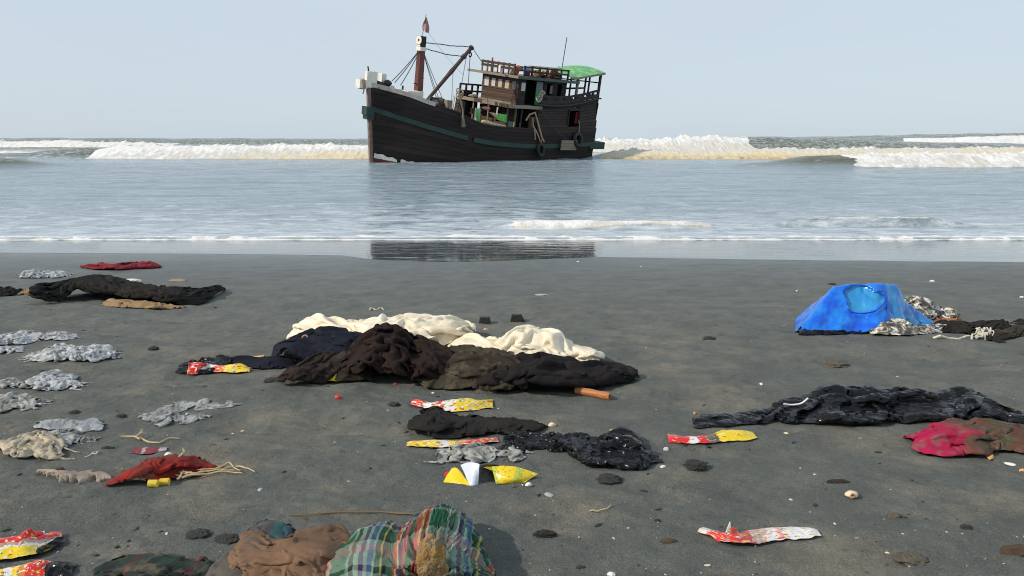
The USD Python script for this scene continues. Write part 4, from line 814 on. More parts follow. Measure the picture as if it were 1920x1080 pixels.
def cloth(name, label, cat, st, mtl, n=None, prof=.75, frac=None, ragged=.03, seed=0, kind=None, tuck=True, parent=None, base=None, group=None, skew=0.0, fin=2.2, steps=70, creases=(), **k):
    kind = kind or KINDS.get(cat, GARMENT)
    frac = frac or (.74 if kind is BAG else .60)
    if kind is RAG: ragged = .075
    if kind is FLAT:
        tuck, ragged = False, min(ragged, .007); dmax = max(r[1] - r[3] for r in st); e_ = .55 * dmax
        st = [(r[0], r[1], r[2], min(r[3], r[1] - e_), r[4]) if i in (0, len(st) - 1) else r for i, r in enumerate(st)]
    c = {**kind, **k}['cell']
    T = stations(st, (24, 12), prof, frac, ragged, seed, skew, tuck)
    L = np.linalg.norm(T[1:, 6] - T[:-1, 6], axis=-1).sum(); Wd = np.linalg.norm(T[:, 1:] - T[:, :-1], axis=-1).sum(1).mean()
    c = min(c, max(L / 62, .008)) if kind is not FLAT else c
    m = (int(np.clip(L / c, 16, 96)), int(np.clip(Wd / c, 10, 44)))
    T = stations(st, m, prof, frac, ragged, seed, skew, tuck, kind is FLAT)
    T = pleats(T, creases)
    P = finish(T, kind, n, seed, fin, steps, min(r[3] for r in st), **k)
    b = P.reshape(-1, 3).mean(0); b[2] = P[..., 2].min()
    if kind is RAG:                                   # loose threads and torn strips trail out of a rag
        r = np.random.default_rng(seed + 400); ms = [as_mesh(P)]; span = np.ptp(P[..., 0])
        for k_ in range(16):
            i_, j_ = int(r.choice([0, P.shape[0] - 1]) if k_ < 4 else r.random() * (P.shape[0] - 1)), int(r.choice([0, P.shape[1] - 1])); p_ = P[i_, j_]
            n_ = 12; t_ = np.linspace(0, 1, n_); a_ = r.normal(0, .5) + (math.pi if i_ < P.shape[0] / 2 else 0); ln_ = span * (.07 + .14 * r.random())
            xy = p_[:2] + np.stack([t_ * ln_ * math.cos(a_), t_ * ln_ * math.sin(a_) * .6], -1) + .25 * ln_ * (meshkit.noise(np.stack([t_ * 4 + k_ * 9.1, t_ * 0, t_ * 0], -1))[:, None] - .5) * np.array([.5, 1])
            z_ = gz(xy[:, 0], xy[:, 1]) + .004 + (p_[2] - gz(p_[0], p_[1])) * (1 - t_) ** 3
            ms.append(tube(np.c_[xy, z_], np.linspace(1, .45, n_) * (.0025 + .006 * r.random() ** 2), 5))
        o_ = obj(name, join(*ms), mtl, parent, base=(base if parent else b), smooth=True)
    else: o_ = obj(name, as_mesh(P), mtl, parent, uv=uvs(P), base=(base if parent else b))
    if label: tag(o_, label, cat, group)
    return o_, P, b

# fabrics and plastics
F_cream = fabric('cream_blanket', (.70, .61, .46), (.76, .69, .56), sand=.18, nscale=5, weave=260, bump=.5, sandc=(.24, .20, .14))
F_creamd = F_cream
F_brownblk = fabric('brown_black_cloth', (.019, .015, .013), (.030, .022, .017), sand=.34, nscale=5, sandc=(.075, .064, .046))
F_olive = fabric('olive_sandy_cloth', (.045, .038, .026), (.026, .021, .017), sand=.40, nscale=5, sandc=(.10, .085, .06))
F_black = fabric('black_cloth', (.015, .0145, .015), (.025, .022, .020), sand=.20, nscale=6, sandc=(.06, .055, .047))
F_dark = fabric('charcoal_cloth', (.012, .0115, .013), (.020, .016, .015), sand=.20, nscale=5, sandc=(.06, .053, .045))
F_navy = fabric('navy_denim', (.009, .011, .019), (.015, .017, .026), sand=.20, nscale=6, sandc=(.06, .056, .052))
F_tan = fabric('tan_cloth', (.30, .20, .11), (.23, .15, .085), sand=.15, nscale=14)
F_maroon = fabric('maroon_cloth', (.22, .025, .035), (.12, .018, .024), sand=.32, nscale=7)
F_red = fabric('faded_red_cloth', (.25, .026, .021), (.15, .019, .017), sand=.42, nscale=9, sandc=(.10, .07, .055))
F_white = [fabric(f'washed_white_rag_{k}', a, b, sand=.42, nscale=16, weave=500, sandc=c, bump=.5) for k, a, b, c in (('a', (.50, .52, .54), (.26, .27, .28), (.12, .11, .10)), ('b', (.42, .42, .40), (.20, .20, .19), (.11, .105, .09)), ('c', (.50, .43, .32), (.30, .27, .22), (.18, .14, .10)), ('d', (.20, .21, .215), (.36, .37, .37), (.09, .09, .08)))]
F_brown = fabric('rust_brown_cloth', (.185, .110, .068), (.13, .082, .056), sand=.34, nscale=8)
F_greybr = fabric('grey_brown_cloth', (.105, .092, .080), (.075, .066, .060), sand=.42, nscale=8)
F_pinkmix = mat('pink_and_brown_cloth', {
    'at': ('attribute', {'attribute': 'st'}), 'g': ('geometry', {}), 'su': ('separate_xyz', {}), 'n0': ('noise_texture', {'scale': 5, 'detail': 3}), 'ua': ('math', {'math_type': 'multiply_add', 'value2': .35}),
    'r0': ('rgb_ramp', {'ramp': [(.0, (.36, .010, .065)), (.50, (.30, .012, .05)), (.56, (.12, .045, .035)), (.66, (.05, .05, .035)), (.72, (.12, .05, .03)), (.80, (.045, .06, .032)), (.9, (.10, .038, .028)), (1, (.06, .05, .04))]}),
    'n2': ('noise_texture', {'scale': 17, 'detail': 7, 'roughness': .7}), 'r2': ('rgb_ramp', {'ramp': [(.52, (0, 0, 0)), (.66, (.9, .9, .9))]}), 'm2': ('mix', {'color2': (.12, .105, .085)}),
    'n3': ('noise_texture', {'scale': 500, 'detail': 2}), 'b': ('bump', {'strength': .4, 'distance': .004}), 'p': ('principled_bsdf', {'roughness': .95, 'specular_ior_level': .2})},
    [('at.vector', 'su.vector'), ('g.position', 'n0.vector'), ('n0.fac', 'ua.value1'), ('su.x', 'ua.value3'), ('ua.value', 'r0.fac'), ('r0.color', 'm2.color1'), ('g.position', 'n2.vector'), ('n2.fac', 'r2.fac'), ('r2.color', 'm2.fac'), ('m2.color', 'p.base_color'),
     ('g.position', 'n3.vector'), ('n3.fac', 'b.height'), ('b.normal', 'p.normal')])
def plaid(name, us, vs, nu_, nv_, sand=.3, stain=(9, 9)):
    """woven check: warp colours over u, weft colours over v, sand stuck in patches"""
    return mat(name, {
        'at': ('attribute', {'attribute': 'st'}), 'su': ('separate_xyz', {}), 'g': ('geometry', {}),
        'xu': ('math', {'math_type': 'multiply', 'value2': nu_}), 'fu': ('math', {'math_type': 'fraction'}), 'xv': ('math', {'math_type': 'multiply', 'value2': nv_}), 'fv': ('math', {'math_type': 'fraction'}),
        'ru': ('rgb_ramp', {'ramp': us, 'interpolate': False}), 'rv': ('rgb_ramp', {'ramp': vs, 'interpolate': False}), 'mx': ('mix', {'fac': .45}),
        'n2': ('noise_texture', {'scale': 15, 'detail': 7, 'roughness': .7}), 'r2': ('rgb_ramp', {'ramp': [(.60 - sand * .2, (0, 0, 0)), (.72 - sand * .2, (.8, .8, .8))]}), 'm2': ('mix', {'color2': (.13, .105, .07)}),
        'sd': ('vector_math', {'math_type': 'distance', 'vector2': (stain[0], stain[1], 0)}), 'sq': ('math', {'math_type': 'multiply_add', 'value2': .16}), 'sr': ('rgb_ramp', {'ramp': [(.13, (1, 1, 1)), (.24, (0, 0, 0))]}), 'ms': ('mix', {'color2': (.26, .155, .05)}),
        'n3': ('noise_texture', {'scale': 700, 'detail': 2}), 'r3': ('rgb_ramp', {'ramp': [(.3, (.6, .6, .6)), (.65, (1.1, 1.1, 1.1))]}), 'm3': ('mix', {'mix_type': 'multiply', 'fac': .6}), 'b': ('bump', {'strength': .4, 'distance': .004}),
        'p': ('principled_bsdf', {'roughness': .9, 'specular_ior_level': .2})},
        [('at.vector', 'su.vector'), ('su.x', 'xu.value1'), ('xu.value', 'fu.value1'), ('su.y', 'xv.value1'), ('xv.value', 'fv.value1'), ('fu.value', 'ru.fac'), ('fv.value', 'rv.fac'), ('ru.color', 'mx.color1'), ('rv.color', 'mx.color2'),
         ('mx.color', 'm2.color1'), ('g.position', 'n2.vector'), ('n2.fac', 'r2.fac'), ('r2.color', 'm2.fac'), ('at.vector', 'sd.vector1'), ('n2.fac', 'sq.value1'), ('sd.value', 'sq.value3'), ('sq.value', 'sr.fac'), ('sr.color', 'ms.fac'), ('m2.color', 'ms.color1'), ('ms.color', 'm3.color1'), ('g.position', 'n3.vector'), ('n3.fac', 'r3.fac'), ('r3.color', 'm3.color2'), ('m3.color', 'p.base_color'),
         ('n3.fac', 'b.height'), ('b.normal', 'p.normal')])
_gr, _mt, _pk, _pu, _bl, _dk, _rd, _ye = (.010, .075, .036), (.205, .285, .225), (.33, .23, .20), (.065, .018, .11), (.035, .09, .22), (.02, .025, .025), (.36, .05, .045), (.50, .36, .08)
F_plaid = plaid('madras_check', [(0, _rd), (.06, _ye), (.08, _rd), (.13, _pk), (.15, _gr), (.33, _mt), (.36, _dk), (.405, _mt), (.455, _pu), (.50, _mt), (.535, _bl), (.585, _mt), (.61, _dk), (.63, _gr), (.66, _ye), (.68, _dk), (.73, _gr), (.80, _rd), (.84, _ye), (.86, _pu), (.90, _rd), (.94, _gr)],
    [(0, _gr), (.14, _rd), (.20, _mt), (.27, _dk), (.32, _mt), (.42, _pk), (.5, _mt), (.54, _dk), (.57, _gr), (.66, _mt), (.70, _pu), (.75, _mt), (.8, _gr), (.86, _rd), (.92, _ye), (.95, _gr)], 1.9, 1.0, sand=.12, stain=(.62, .17))
F_plaidd = plaid('dark_check', [(0, (.02, .045, .033)), (.2, (.012, .012, .014)), (.45, (.02, .04, .03)), (.6, (.12, .02, .03)), (.68, (.03, .05, .04)), (.8, (.10, .09, .075)), (.84, (.015, .018, .02))], [(0, (.02, .04, .03)), (.4, (.10, .016, .024)), (.55, (.015, .02, .02)), (.8, (.07, .065, .055)), (.86, (.012, .02, .02))], 3, 2, sand=.5)
PL_black = plastic('black_bin_bag', (.005, .005, .006), (.008, .008, .009), rough=.13, bump=.9, bscale=46, sand=.0, spec=.13)
PL_black2 = plastic('black_torn_plastic', (.007, .0075, .009), (.010, .011, .013), rough=.16, bump=.9, bscale=50, sand=.14, spec=.16)
def crinkled(name, c, rough, spec, scale, stretch, sand=.0):
    """crumpled film: flat facets that meet in sharp creases"""
    lo = .74 - sand * .5
    return mat(name, {
        'g': ('geometry', {}), 'w': ('noise_texture', {'scale': 6, 'detail': 2}), 'wm': ('mix', {'mix_type': 'linear_light', 'fac': .06}), 'mp': ('mapping', {'scale': stretch, 'rotation': (0, 0, .35)}),
        'v': ('voronoi_texture', {'scale': scale}), 'v2': ('voronoi_texture', {'scale': scale * 2.7}), 'ad': ('math', {'math_type': 'multiply_add', 'value2': .4}), 'b': ('bump', {'strength': 1.0, 'distance': .045}),
        'n2': ('noise_texture', {'scale': 22, 'detail': 7, 'roughness': .7}), 'r2': ('rgb_ramp', {'ramp': [(lo, (0, 0, 0)), (lo + .08, (.75, .75, .75))]}), 'm2': ('mix', {'color1': c, 'color2': SANDC}), 'rr': ('rgb_ramp', {'ramp': [(lo, (rough,) * 3), (lo + .1, (.8, .8, .8))]}),
        'p': ('principled_bsdf', {'specular_ior_level': spec})},
        [('g.position', 'w.vector'), ('g.position', 'wm.color1'), ('w.color', 'wm.color2'), ('wm.color', 'mp.vector'), ('mp.vector', 'v.vector'), ('mp.vector', 'v2.vector'), ('v2.distance', 'ad.value1'), ('v.distance', 'ad.value3'), ('ad.value', 'b.height'), ('b.normal', 'p.normal'),
         ('g.position', 'n2.vector'), ('n2.fac', 'r2.fac'), ('r2.color', 'm2.fac'), ('m2.color', 'p.base_color'), ('n2.fac', 'rr.fac'), ('rr.color', 'p.roughness')])
PL_black = crinkled('black_film', (.006, .006, .007), .14, .22, 11, (.7, 1.0, 1.5)); PL_black2 = crinkled('torn_black_film', (.008, .0085, .010), .18, .22, 15, (.8, 1.0, 1.3), .14)
PL_blue = plastic('blue_sheet', (.003, .085, .58), (.008, .19, .66), rough=.20, bump=.5, bscale=20, sand=.0, spec=.45)
PL_bluel = plastic('pale_blue_sheet', (.012, .20, .52), (.02, .23, .50), rough=.32, bump=.25, bscale=9, sand=.0)
PL_bluer = plastic('worn_blue_sheet', (.006, .15, .50), (.03, .24, .50), rough=.3, bump=.4, bscale=14, sand=.02)
PL_bluedk = plastic('blue_seam', (.003, .045, .36), (.003, .06, .42), rough=.3, bump=.3, sand=.0)
PL_net = plastic('grey_film', (.34, .36, .37), (.20, .21, .22), rough=.35, bump=.6, bscale=40, sand=.42)
PL_wb = mat('black_and_white_plastic', {'g': ('geometry', {}), 'mp': ('mapping', {'scale': (1.0, 1, 1.6), 'rotation': (0, .7, 0)}), 'n': ('noise_texture', {'scale': 11, 'detail': 6, 'roughness': .6, 'distortion': 1.4}), 'r': ('rgb_ramp', {'ramp': [(.44, (.60, .58, .54)), (.50, (.16, .14, .10)), (.58, (.035, .033, .03))]}),
    'n4': ('noise_texture', {'scale': 30, 'detail': 4}), 'b': ('bump', {'strength': .5, 'distance': .01}), 'p': ('principled_bsdf', {'roughness': .45})}, [('g.position', 'mp.vector'), ('mp.vector', 'n.vector'), ('n.fac', 'r.fac'), ('r.color', 'p.base_color'), ('g.position', 'n4.vector'), ('n4.fac', 'b.height'), ('b.normal', 'p.normal')])
def printed(name, stops, blot=.35, seed=0.0, rough=.28, sand=.12, axis='x'):
    """printed wrapper film: colour fields across it, with a busy blotchy print on top"""
    return mat(name, {
        'at': ('attribute', {'attribute': 'st'}), 'su': ('separate_xyz', {}), 'g': ('geometry', {}), 'mp': ('mapping', {'location': (seed, seed, 0), 'scale': (19, 12, 1)}),
        'n0': ('noise_texture', {'scale': .5, 'detail': 2}), 'ua': ('math', {'math_type': 'multiply_add', 'value2': .16}), 'us': ('math', {'math_type': 'subtract', 'value2': .08}),
        'r': ('rgb_ramp', {'ramp': stops, 'interpolate': False}),
        'v': ('voronoi_texture', {'scale': 1.3, 'randomness': 1}), 'vr': ('rgb_ramp', {'ramp': [(.0, (.62, .60, .55)), (.25, (.45, .02, .02)), (.45, (.60, .42, .02)), (.6, (.05, .20, .05)), (.72, (.62, .60, .55)), (.86, (.55, .16, .03))], 'interpolate': False}),
        'vs': ('separate_xyz', {}), 'bl': ('noise_texture', {'scale': .9, 'detail': 2}), 'blr': ('rgb_ramp', {'ramp': [(.62 - blot * .35, (0, 0, 0)), (.64 - blot * .35, (1, 1, 1))]}), 'mx': ('mix', {}),
        'n2': ('noise_texture', {'scale': 40, 'detail': 6, 'roughness': .7}), 'r2': ('rgb_ramp', {'ramp': [(.70 - sand * .5, (0, 0, 0)), (.78 - sand * .5, (.7, .7, .7))]}), 'm2': ('mix', {'color2': SANDC}),
        'n4': ('noise_texture', {'scale': 60, 'detail': 3}), 'b': ('bump', {'strength': .35, 'distance': .006}), 'p': ('principled_bsdf', {'roughness': rough})},
        [('at.vector', 'su.vector'), ('at.vector', 'mp.vector'), ('mp.vector', 'n0.vector'), ('n0.fac', 'us.value1'), ('us.value', 'ua.value1'), ('su.' + axis, 'ua.value3'), ('ua.value', 'r.fac'), ('mp.vector', 'v.vector'), ('v.color', 'vs.vector'), ('vs.x', 'vr.fac'),
         ('mp.vector', 'bl.vector'), ('bl.fac', 'blr.fac'), ('blr.color', 'mx.fac'), ('r.color', 'mx.color1'), ('vr.color', 'mx.color2'), ('mx.color', 'm2.color1'), ('g.position', 'n2.vector'), ('n2.fac', 'r2.fac'), ('r2.color', 'm2.fac'), ('m2.color', 'p.base_color'),
         ('g.position', 'n4.vector'), ('n4.fac', 'b.height'), ('b.normal', 'p.normal')])
RED, YEL, WHT, ORG, BLK = (.56, .014, .016), (.68, .50, .006), (.60, .61, .62), (.58, .17, .02), (.012, .012, .012)
PR_ry = printed('red_to_yellow_wrapper', [(0, RED), (.34, WHT), (.52, RED), (.60, ORG), (.68, YEL)], .25, 1.3)
PR_yr = printed('yellow_to_red_wrapper', [(0, YEL), (.42, WHT), (.52, YEL), (.6, ORG), (.72, RED)], .3, 4.1)
PR_rwy = printed('red_white_yellow_wrapper', [(0, RED), (.22, WHT), (.38, RED), (.46, WHT), (.6, YEL)], .3, 7.7)
PR_y = printed('yellow_wrapper', [(0, YEL), (1, YEL)], -.3, 2.2)
PR_yg = printed('yellow_green_wrapper', [(0, (.40, .42, .02)), (.2, YEL), (.6, (.42, .44, .03)), (.8, YEL)], .05, 5.2)
PR_wb = printed('pale_wrapper_inside', [(0, (.50, .56, .66)), (1, (.52, .57, .66))], -.6, 6.2, rough=.4)
PR_dk = printed('dark_wrapper_inside', [(0, (.05, .043, .035)), (1, (.035, .03, .026))], -.6, 3.3, rough=.35, sand=.3)
PR_red = printed('red_wrapper', [(0, RED), (1, RED)], -.3, 8.8)
PR_fr = printed('red_over_yellow_wrapper', [(0, YEL), (.36, WHT), (.42, (.40, .25, .20)), (.52, RED), (1, RED)], .16, 9.4, axis='y')
PR_flat = printed('white_and_red_leaflet', [(0, WHT), (.10, WHT), (.16, RED), (.38, (.40, .05, .04)), (.5, (.45, .30, .26)), (.62, WHT), (.72, (.62, .30, .28)), (.78, WHT)], .22, 5.9, rough=.4)

# ================= top left
cloth('black_trousers', 'long black cloth heap on the sand at upper left above a tan scrap', 'cloth', [(60, 570, 67, 528, .5), (98, 568, 95, 530, .6), (135, 563, 140, 527, .7), (180, 564, 178, 519, .8), (215, 567, 213, 533, .7), (260, 570, 255, 537, .7), (310, 574, 310, 543, .6), (360, 572, 360, 547, .5), (395, 562, 395, 541, .4), (410, 548, 408, 536, .22)],
      F_black, n=(150, 60), prof=.6, frac=.4, seed=1, creases=[([(70, 535), (75, 565)], 9, .05), ([(120, 540), (180, 522), (215, 540)], 10, .05), ([(215, 545), (300, 550), (395, 550)], 8, .04), ([(140, 556), (230, 552), (320, 566)], 7, -.05)])
cloth('tan_cloth', 'crumpled tan scrap at the front foot of the long black heap', 'cloth', [(193, 571, 200, 561, .1), (215, 575, 215, 562, .2), (240, 578, 243, 567, .2), (262, 579, 265, 562, .2), (285, 580, 285, 566, .2), (320, 580, 315, 572, .12), (344, 578, 345, 576, .06)], F_tan, n=(80, 30), seed=2)
cloth('maroon_cloth', 'flat maroon red cloth lying farthest up the beach near the water', 'cloth', [(150, 502, 152, 498, .3), (185, 506, 180, 496, .6), (225, 507, 215, 496, .7), (252, 505, 255, 491, .7), (280, 504, 275, 491, .5), (302, 502, 298, 499, .25)], F_maroon, n=(90, 40), seed=3)
cloth('white_rag', 'small grey and white rag left of the flat maroon cloth', 'rag', [(37, 520, 40, 513, .15), (55, 522, 60, 506, .3), (80, 521, 82, 510, .3), (100, 520, 100, 510, .3), (118, 519, 118, 510, .2), (127, 517, 126, 512, .15)], F_white[0], n=(80, 36), seed=4)
cloth('dark_rag', 'dark rag at the left edge beside the long black heap', 'rag', [(-30, 556, -30, 538, .3), (0, 556, 0, 541, .3), (20, 555, 18, 544, .25), (34, 552, 32, 545, .12)], F_black, n=(60, 30), seed=5)
cloth('tan_flap', 'flat tan flap just left of the long black heap', 'cloth', [(30, 554, 36, 547, .15), (48, 553, 50, 541, .3), (62, 553, 64, 540, .3)], F_tan, n=(40, 24), seed=6)
# white rags down the left side
cloth('white_rag', 'white rag trailing to a dark tip, topmost of the white rags on the left', 'rag', [(-20, 652, -20, 632, .3), (10, 648, 8, 626, .35), (35, 646, 32, 621, .35), (60, 642, 62, 625, .3), (95, 639, 92, 624, .25), (120, 638, 120, 625, .2), (141, 634, 140, 629, .1)], F_white[0], n=(110, 44), seed=11)
cloth('white_rag', 'small white strip under the topmost trailing white rag at the left edge', 'rag', [(-20, 664, -20, 655, .15), (10, 661, 10, 649, .18), (25, 662, 25, 651, .15), (37, 662, 36, 653, .1)], F_white[0], n=(50, 30), seed=12)
cloth('white_plastic_rag', 'shiny white and buff rag with a pale fan of plastic at its right tip', 'rag', [(54, 674, 57, 668, .1), (80, 678, 78, 660, .22), (110, 682, 108, 646, .32), (140, 681, 135, 650, .32), (170, 676, 168, 650, .28), (198, 674, 195, 652, .22), (217, 672, 214, 665, .1)], F_white[0], n=(120, 44), seed=13)
cloth('white_rag', 'crumpled white rag lying below the shiny white rag, with a loose hem loop', 'rag', [(48, 728, 52, 716, .15), (65, 731, 68, 699, .28), (90, 731, 88, 698, .3), (115, 729, 110, 703, .25), (130, 727, 132, 711, .18), (148, 726, 147, 718, .08)], F_white[0], n=(100, 44), seed=14)
cloth('grey_rag', 'dirty grey rag at the left edge beside the crumpled white rag', 'rag', [(-25, 726, -25, 712, .2), (5, 726, 5, 709, .22), (30, 726, 28, 714, .2), (54, 725, 54, 719, .1)], F_white[1], n=(60, 30), seed=15)
cloth('beige_rag', 'pale beige rag with a dark grey right end at the left edge', 'rag', [(-30, 764, -30, 738, .3), (5, 765, 5, 738, .3), (30, 768, 28, 739, .3), (50, 768, 48, 747, .25), (64, 764, 62, 751, .18), (76, 757, 75, 752, .08)], F_white[1], n=(90, 44), seed=16)
cloth('grey_rag', 'long twisted grey rag tapering to the right above the pale roots', 'rag', [(270, 783, 275, 776, .08), (290, 781, 300, 768, .15), (315, 776, 318, 758, .2), (345, 771, 345, 751, .2), (372, 767, 372, 754, .16), (400, 766, 400, 757, .1), (433, 762, 432, 755, .06)], F_white[3], n=(120, 40), seed=17)
cloth('grey_strip', 'narrow grey strip along the front of the long twisted grey rag', 'rag', [(283, 788, 283, 783, .05), (310, 790, 312, 783, .06), (345, 788, 345, 783, .05), (374, 786, 374, 782, .04)], F_white[3], n=(70, 16), seed=18)
cloth('plastic_film', 'flat wrinkled clear plastic film between the beige rags on the left', 'plastic sheet', [(68, 802, 72, 794, .15), (95, 808, 95, 786, .3), (125, 811, 125, 785, .3), (160, 810, 160, 788, .28), (180, 812, 182, 790, .2), (190, 808, 189, 795, .12)], PL_net, n=(110, 50), seed=19, prof=1.0)
cloth('frayed_rag', 'large frayed buff rag at the left edge beside grey netting', 'rag', [(-40, 852, -40, 826, .3), (-5, 853, -5, 824, .3), (20, 856, 22, 817, .32), (50, 858, 50, 811, .32), (80, 858, 78, 813, .3), (98, 859, 98, 824, .2), (113, 858, 112, 836, .1)], F_white[2], n=(130, 54), seed=20)
cloth('grey_netting', 'dark grey bundled netting behind the large frayed buff rag', 'net', [(76, 826, 80, 812, .15), (100, 836, 102, 805, .3), (125, 835, 122, 807, .25), (145, 833, 142, 814, .18), (166, 830, 164, 825, .08)], F_white[3], n=(90, 44), seed=21)
# red cloth with roots and floats
cloth('red_cloth', 'faded red cloth with frayed roots and two yellow floats in front', 'cloth', [(203, 907, 207, 903, .08), (230, 908, 228, 893, .22), (258, 909, 258, 868, .36), (290, 906, 285, 854, .42), (325, 900, 322, 856, .42), (355, 895, 352, 855, .38), (380, 890, 378, 868, .28), (402, 887, 400, 876, .15), (417, 884, 415, 880, .06)], F_red, n=(150, 64), seed=22, frac=.55, creases=[([(258, 880), (290, 862), (350, 860)], 10, .03), ([(220, 902), (280, 890), (340, 892)], 9, .02), ([(262, 888), (330, 878)], 8, -.03)])
cloth('patterned_rag', 'small maroon and white patterned rag above the red cloth', 'rag', [(247, 850, 250, 843, .08), (265, 852, 265, 840, .12), (290, 851, 290, 839, .12), (312, 845, 310, 841, .06)], printed('maroon_print', [(0, (.16, .02, .03)), (.35, (.30, .26, .26)), (.45, (.18, .02, .035)), (.7, (.12, .02, .03)), (.85, (.34, .3, .3))], -.5, 3.0, rough=.9, sand=.35), n=(60, 24), seed=23, kind=FLAT)
# ================= centre heap
cloth('cream_blanket', 'cream blanket with a deep fold lying behind the navy trousers', 'blanket', [(538, 645, 543, 634, .15), (560, 648, 575, 592, .4), (610, 652, 608, 590, .5), (655, 656, 660, 600, .5), (715, 658, 715, 592, .55), (790, 658, 788, 590, .55), (848, 654, 848, 597, .5), (880, 648, 880, 606, .35), (889, 640, 888, 632, .15)],
      F_cream, n=(170, 64), prof=.55, frac=.45, seed=31, creases=[([(573, 597), (598, 591), (638, 614), (663, 622)], 8, .040), ([(598, 606), (640, 624)], 9, -.035), ([(663, 622), (717, 601), (767, 593), (847, 598)], 10, .040), ([(757, 606), (817, 630)], 10, -.035), ([(767, 612), (807, 642)], 8, .030), ([(847, 598), (877, 634)], 11, .025)])
cloth('cream_blanket', 'cream blanket on the right of the heap, behind the dark brown jacket', 'blanket', [(830, 660, 835, 652, .15), (870, 678, 880, 631, .4), (925, 682, 930, 641, .45), (985, 684, 985, 615, .55), (1035, 686, 1032, 619, .55), (1080, 688, 1075, 649, .4), (1113, 686, 1115, 655, .3), (1131, 682, 1130, 670, .12)],
      F_creamd, n=(150, 60), prof=.6, frac=.45, seed=32, creases=[([(867, 640), (941, 635), (996, 617), (1036, 624)], 10, .035), ([(941, 645), (991, 630)], 9, -.03), ([(1036, 624), (1095, 657), (1125, 664)], 10, .035), ([(1056, 667), (1115, 670)], 8, -.04), ([(930, 660), (985, 648), (1040, 668)], 9, .025)])
cloth('navy_trousers', 'navy blue trousers lying over the left end of the cream blanket', 'trousers', [(512, 668, 516, 645, .15), (545, 682, 552, 632, .28), (585, 692, 590, 619, .42), (620, 695, 610, 616, .45), (660, 700, 655, 622, .45), (700, 700, 695, 632, .3)], F_navy, n=(120, 60), prof=.7, seed=33, creases=[([(545, 655), (603, 624), (660, 632)], 11, .03), ([(540, 672), (598, 655), (665, 636)], 10, .025), ([(570, 662), (640, 640)], 8, -.02)])
cloth('dark_cloth', 'flat dark cloth with orange print stretching left from the heap', 'cloth', [(425, 688, 430, 672, .2), (460, 691, 460, 667, .3), (500, 692, 500, 667, .3), (530, 690, 530, 672, .25), (552, 688, 552, 678, .15)], F_navy, n=(80, 36), prof=.9, seed=34)
cloth('orange_label', 'small orange and yellow printed scrap on the flat dark cloth left of the heap', 'scrap', [(450, 676, 452, 671, .04), (470, 676, 472, 669, .06), (492, 672, 493, 666, .04)], printed('orange_print', [(0, ORG), (.3, (.45, .12, .08)), (.6, ORG), (.75, YEL), (.9, ORG)], .1, 4.4), n=(40, 12), seed=35)
cloth('dark_jacket', 'dark brown jacket in deep folds at the middle of the heap', 'jacket', [(640, 712, 645, 672, .3), (668, 716, 665, 650, .5), (695, 719, 705, 617, .55), (725, 721, 728, 612, .58), (752, 721, 748, 618, .58), (785, 722, 780, 642, .5), (825, 722, 822, 652, .4), (850, 718, 850, 662, .25)],
      fabric('plum_brown_cloth', (.018, .0112, .0112), (.026, .018, .0145), sand=.26, nscale=5, sandc=(.08, .065, .045)), n=(140, 72), prof=.6, frac=.45, seed=36, creases=[([(717, 616), (703, 654), (672, 689), (663, 714)], 12, .045), ([(747, 620), (742, 659), (732, 689), (752, 709)], 11, .045), ([(764, 632), (764, 669), (767, 704)], 10, -.05), ([(792, 640), (812, 669), (790, 699)], 12, .03), ([(727, 640), (716, 690)], 7, -.03)])
cloth('brown_trousers', 'brown black trousers with an open cuff at the left of the heap', 'trousers', [(526, 722, 530, 692, .18), (555, 725, 560, 684, .3), (595, 722, 600, 664, .45), (635, 716, 635, 654, .5), (672, 716, 668, 652, .5), (700, 716, 695, 664, .4)], F_brownblk, n=(120, 60), prof=.6, seed=37, creases=[([(535, 706), (598, 690), (645, 674)], 11, .035), ([(558, 684), (598, 665), (650, 655)], 10, .03), ([(570, 700), (640, 684)], 8, -.03), ([(610, 716), (660, 694)], 9, .025)])
cloth('olive_cloth', 'sandy olive brown cloth bulging in the middle right of the heap', 'cloth', [(778, 724, 784, 690, .25), (815, 728, 820, 664, .4), (855, 732, 858, 653, .48), (900, 735, 895, 650, .5), (945, 738, 935, 657, .5), (985, 738, 975, 670, .4)], F_olive, n=(120, 60), prof=.55, seed=38, creases=[([(862, 662), (916, 654), (966, 669)], 26, .02), ([(787, 714), (867, 724), (926, 704)], 9, .03), ([(800, 690), (850, 700), (940, 690)], 10, -.03)])
cloth('dark_sheet', 'dark charcoal sheet forming the right end of the heap above the bamboo', 'sheet', [(835, 722, 850, 708, .12), (890, 731, 905, 690, .25), (940, 737, 960, 668, .40), (1000, 741, 1010, 664, .48), (1050, 739, 1045, 672, .48), (1095, 732, 1092, 678, .42), (1140, 724, 1138, 678, .36), (1172, 720, 1168, 684, .25), (1186, 715, 1184, 694, .12)],
      F_dark, n=(160, 64), prof=.6, frac=.5, seed=39, creases=[([(900, 722), (956, 686), (1016, 670)], 10, .045), ([(925, 716), (986, 690)], 9, -.035), ([(981, 732), (1040, 709), (1095, 686)], 12, .03), ([(1060, 730), (1120, 700), (1165, 690)], 11, .025)])
cloth('dark_flap', 'stiff black flap sticking out at the right end of the heap', 'cloth', [(1165, 712, 1168, 694, .15), (1180, 714, 1180, 687, .15), (1196, 712, 1195, 690, .12)], F_black, n=(40, 24), seed=40)
cloth('yellow_wrapper', 'small bright yellow wrapper tucked under the brown trousers', 'wrapper', [(612, 720, 616, 710, .05), (632, 718, 634, 702, .07), (655, 713, 653, 693, .07)], PR_y, n=(40, 14), seed=41)
cloth('red_scrap', 'small red scrap behind the cream blanket fold', 'scrap', [(632, 606, 633, 600, .08), (645, 606, 646, 598, .1), (657, 604, 656, 600, .08)], F_maroon, n=(24, 12), seed=42)
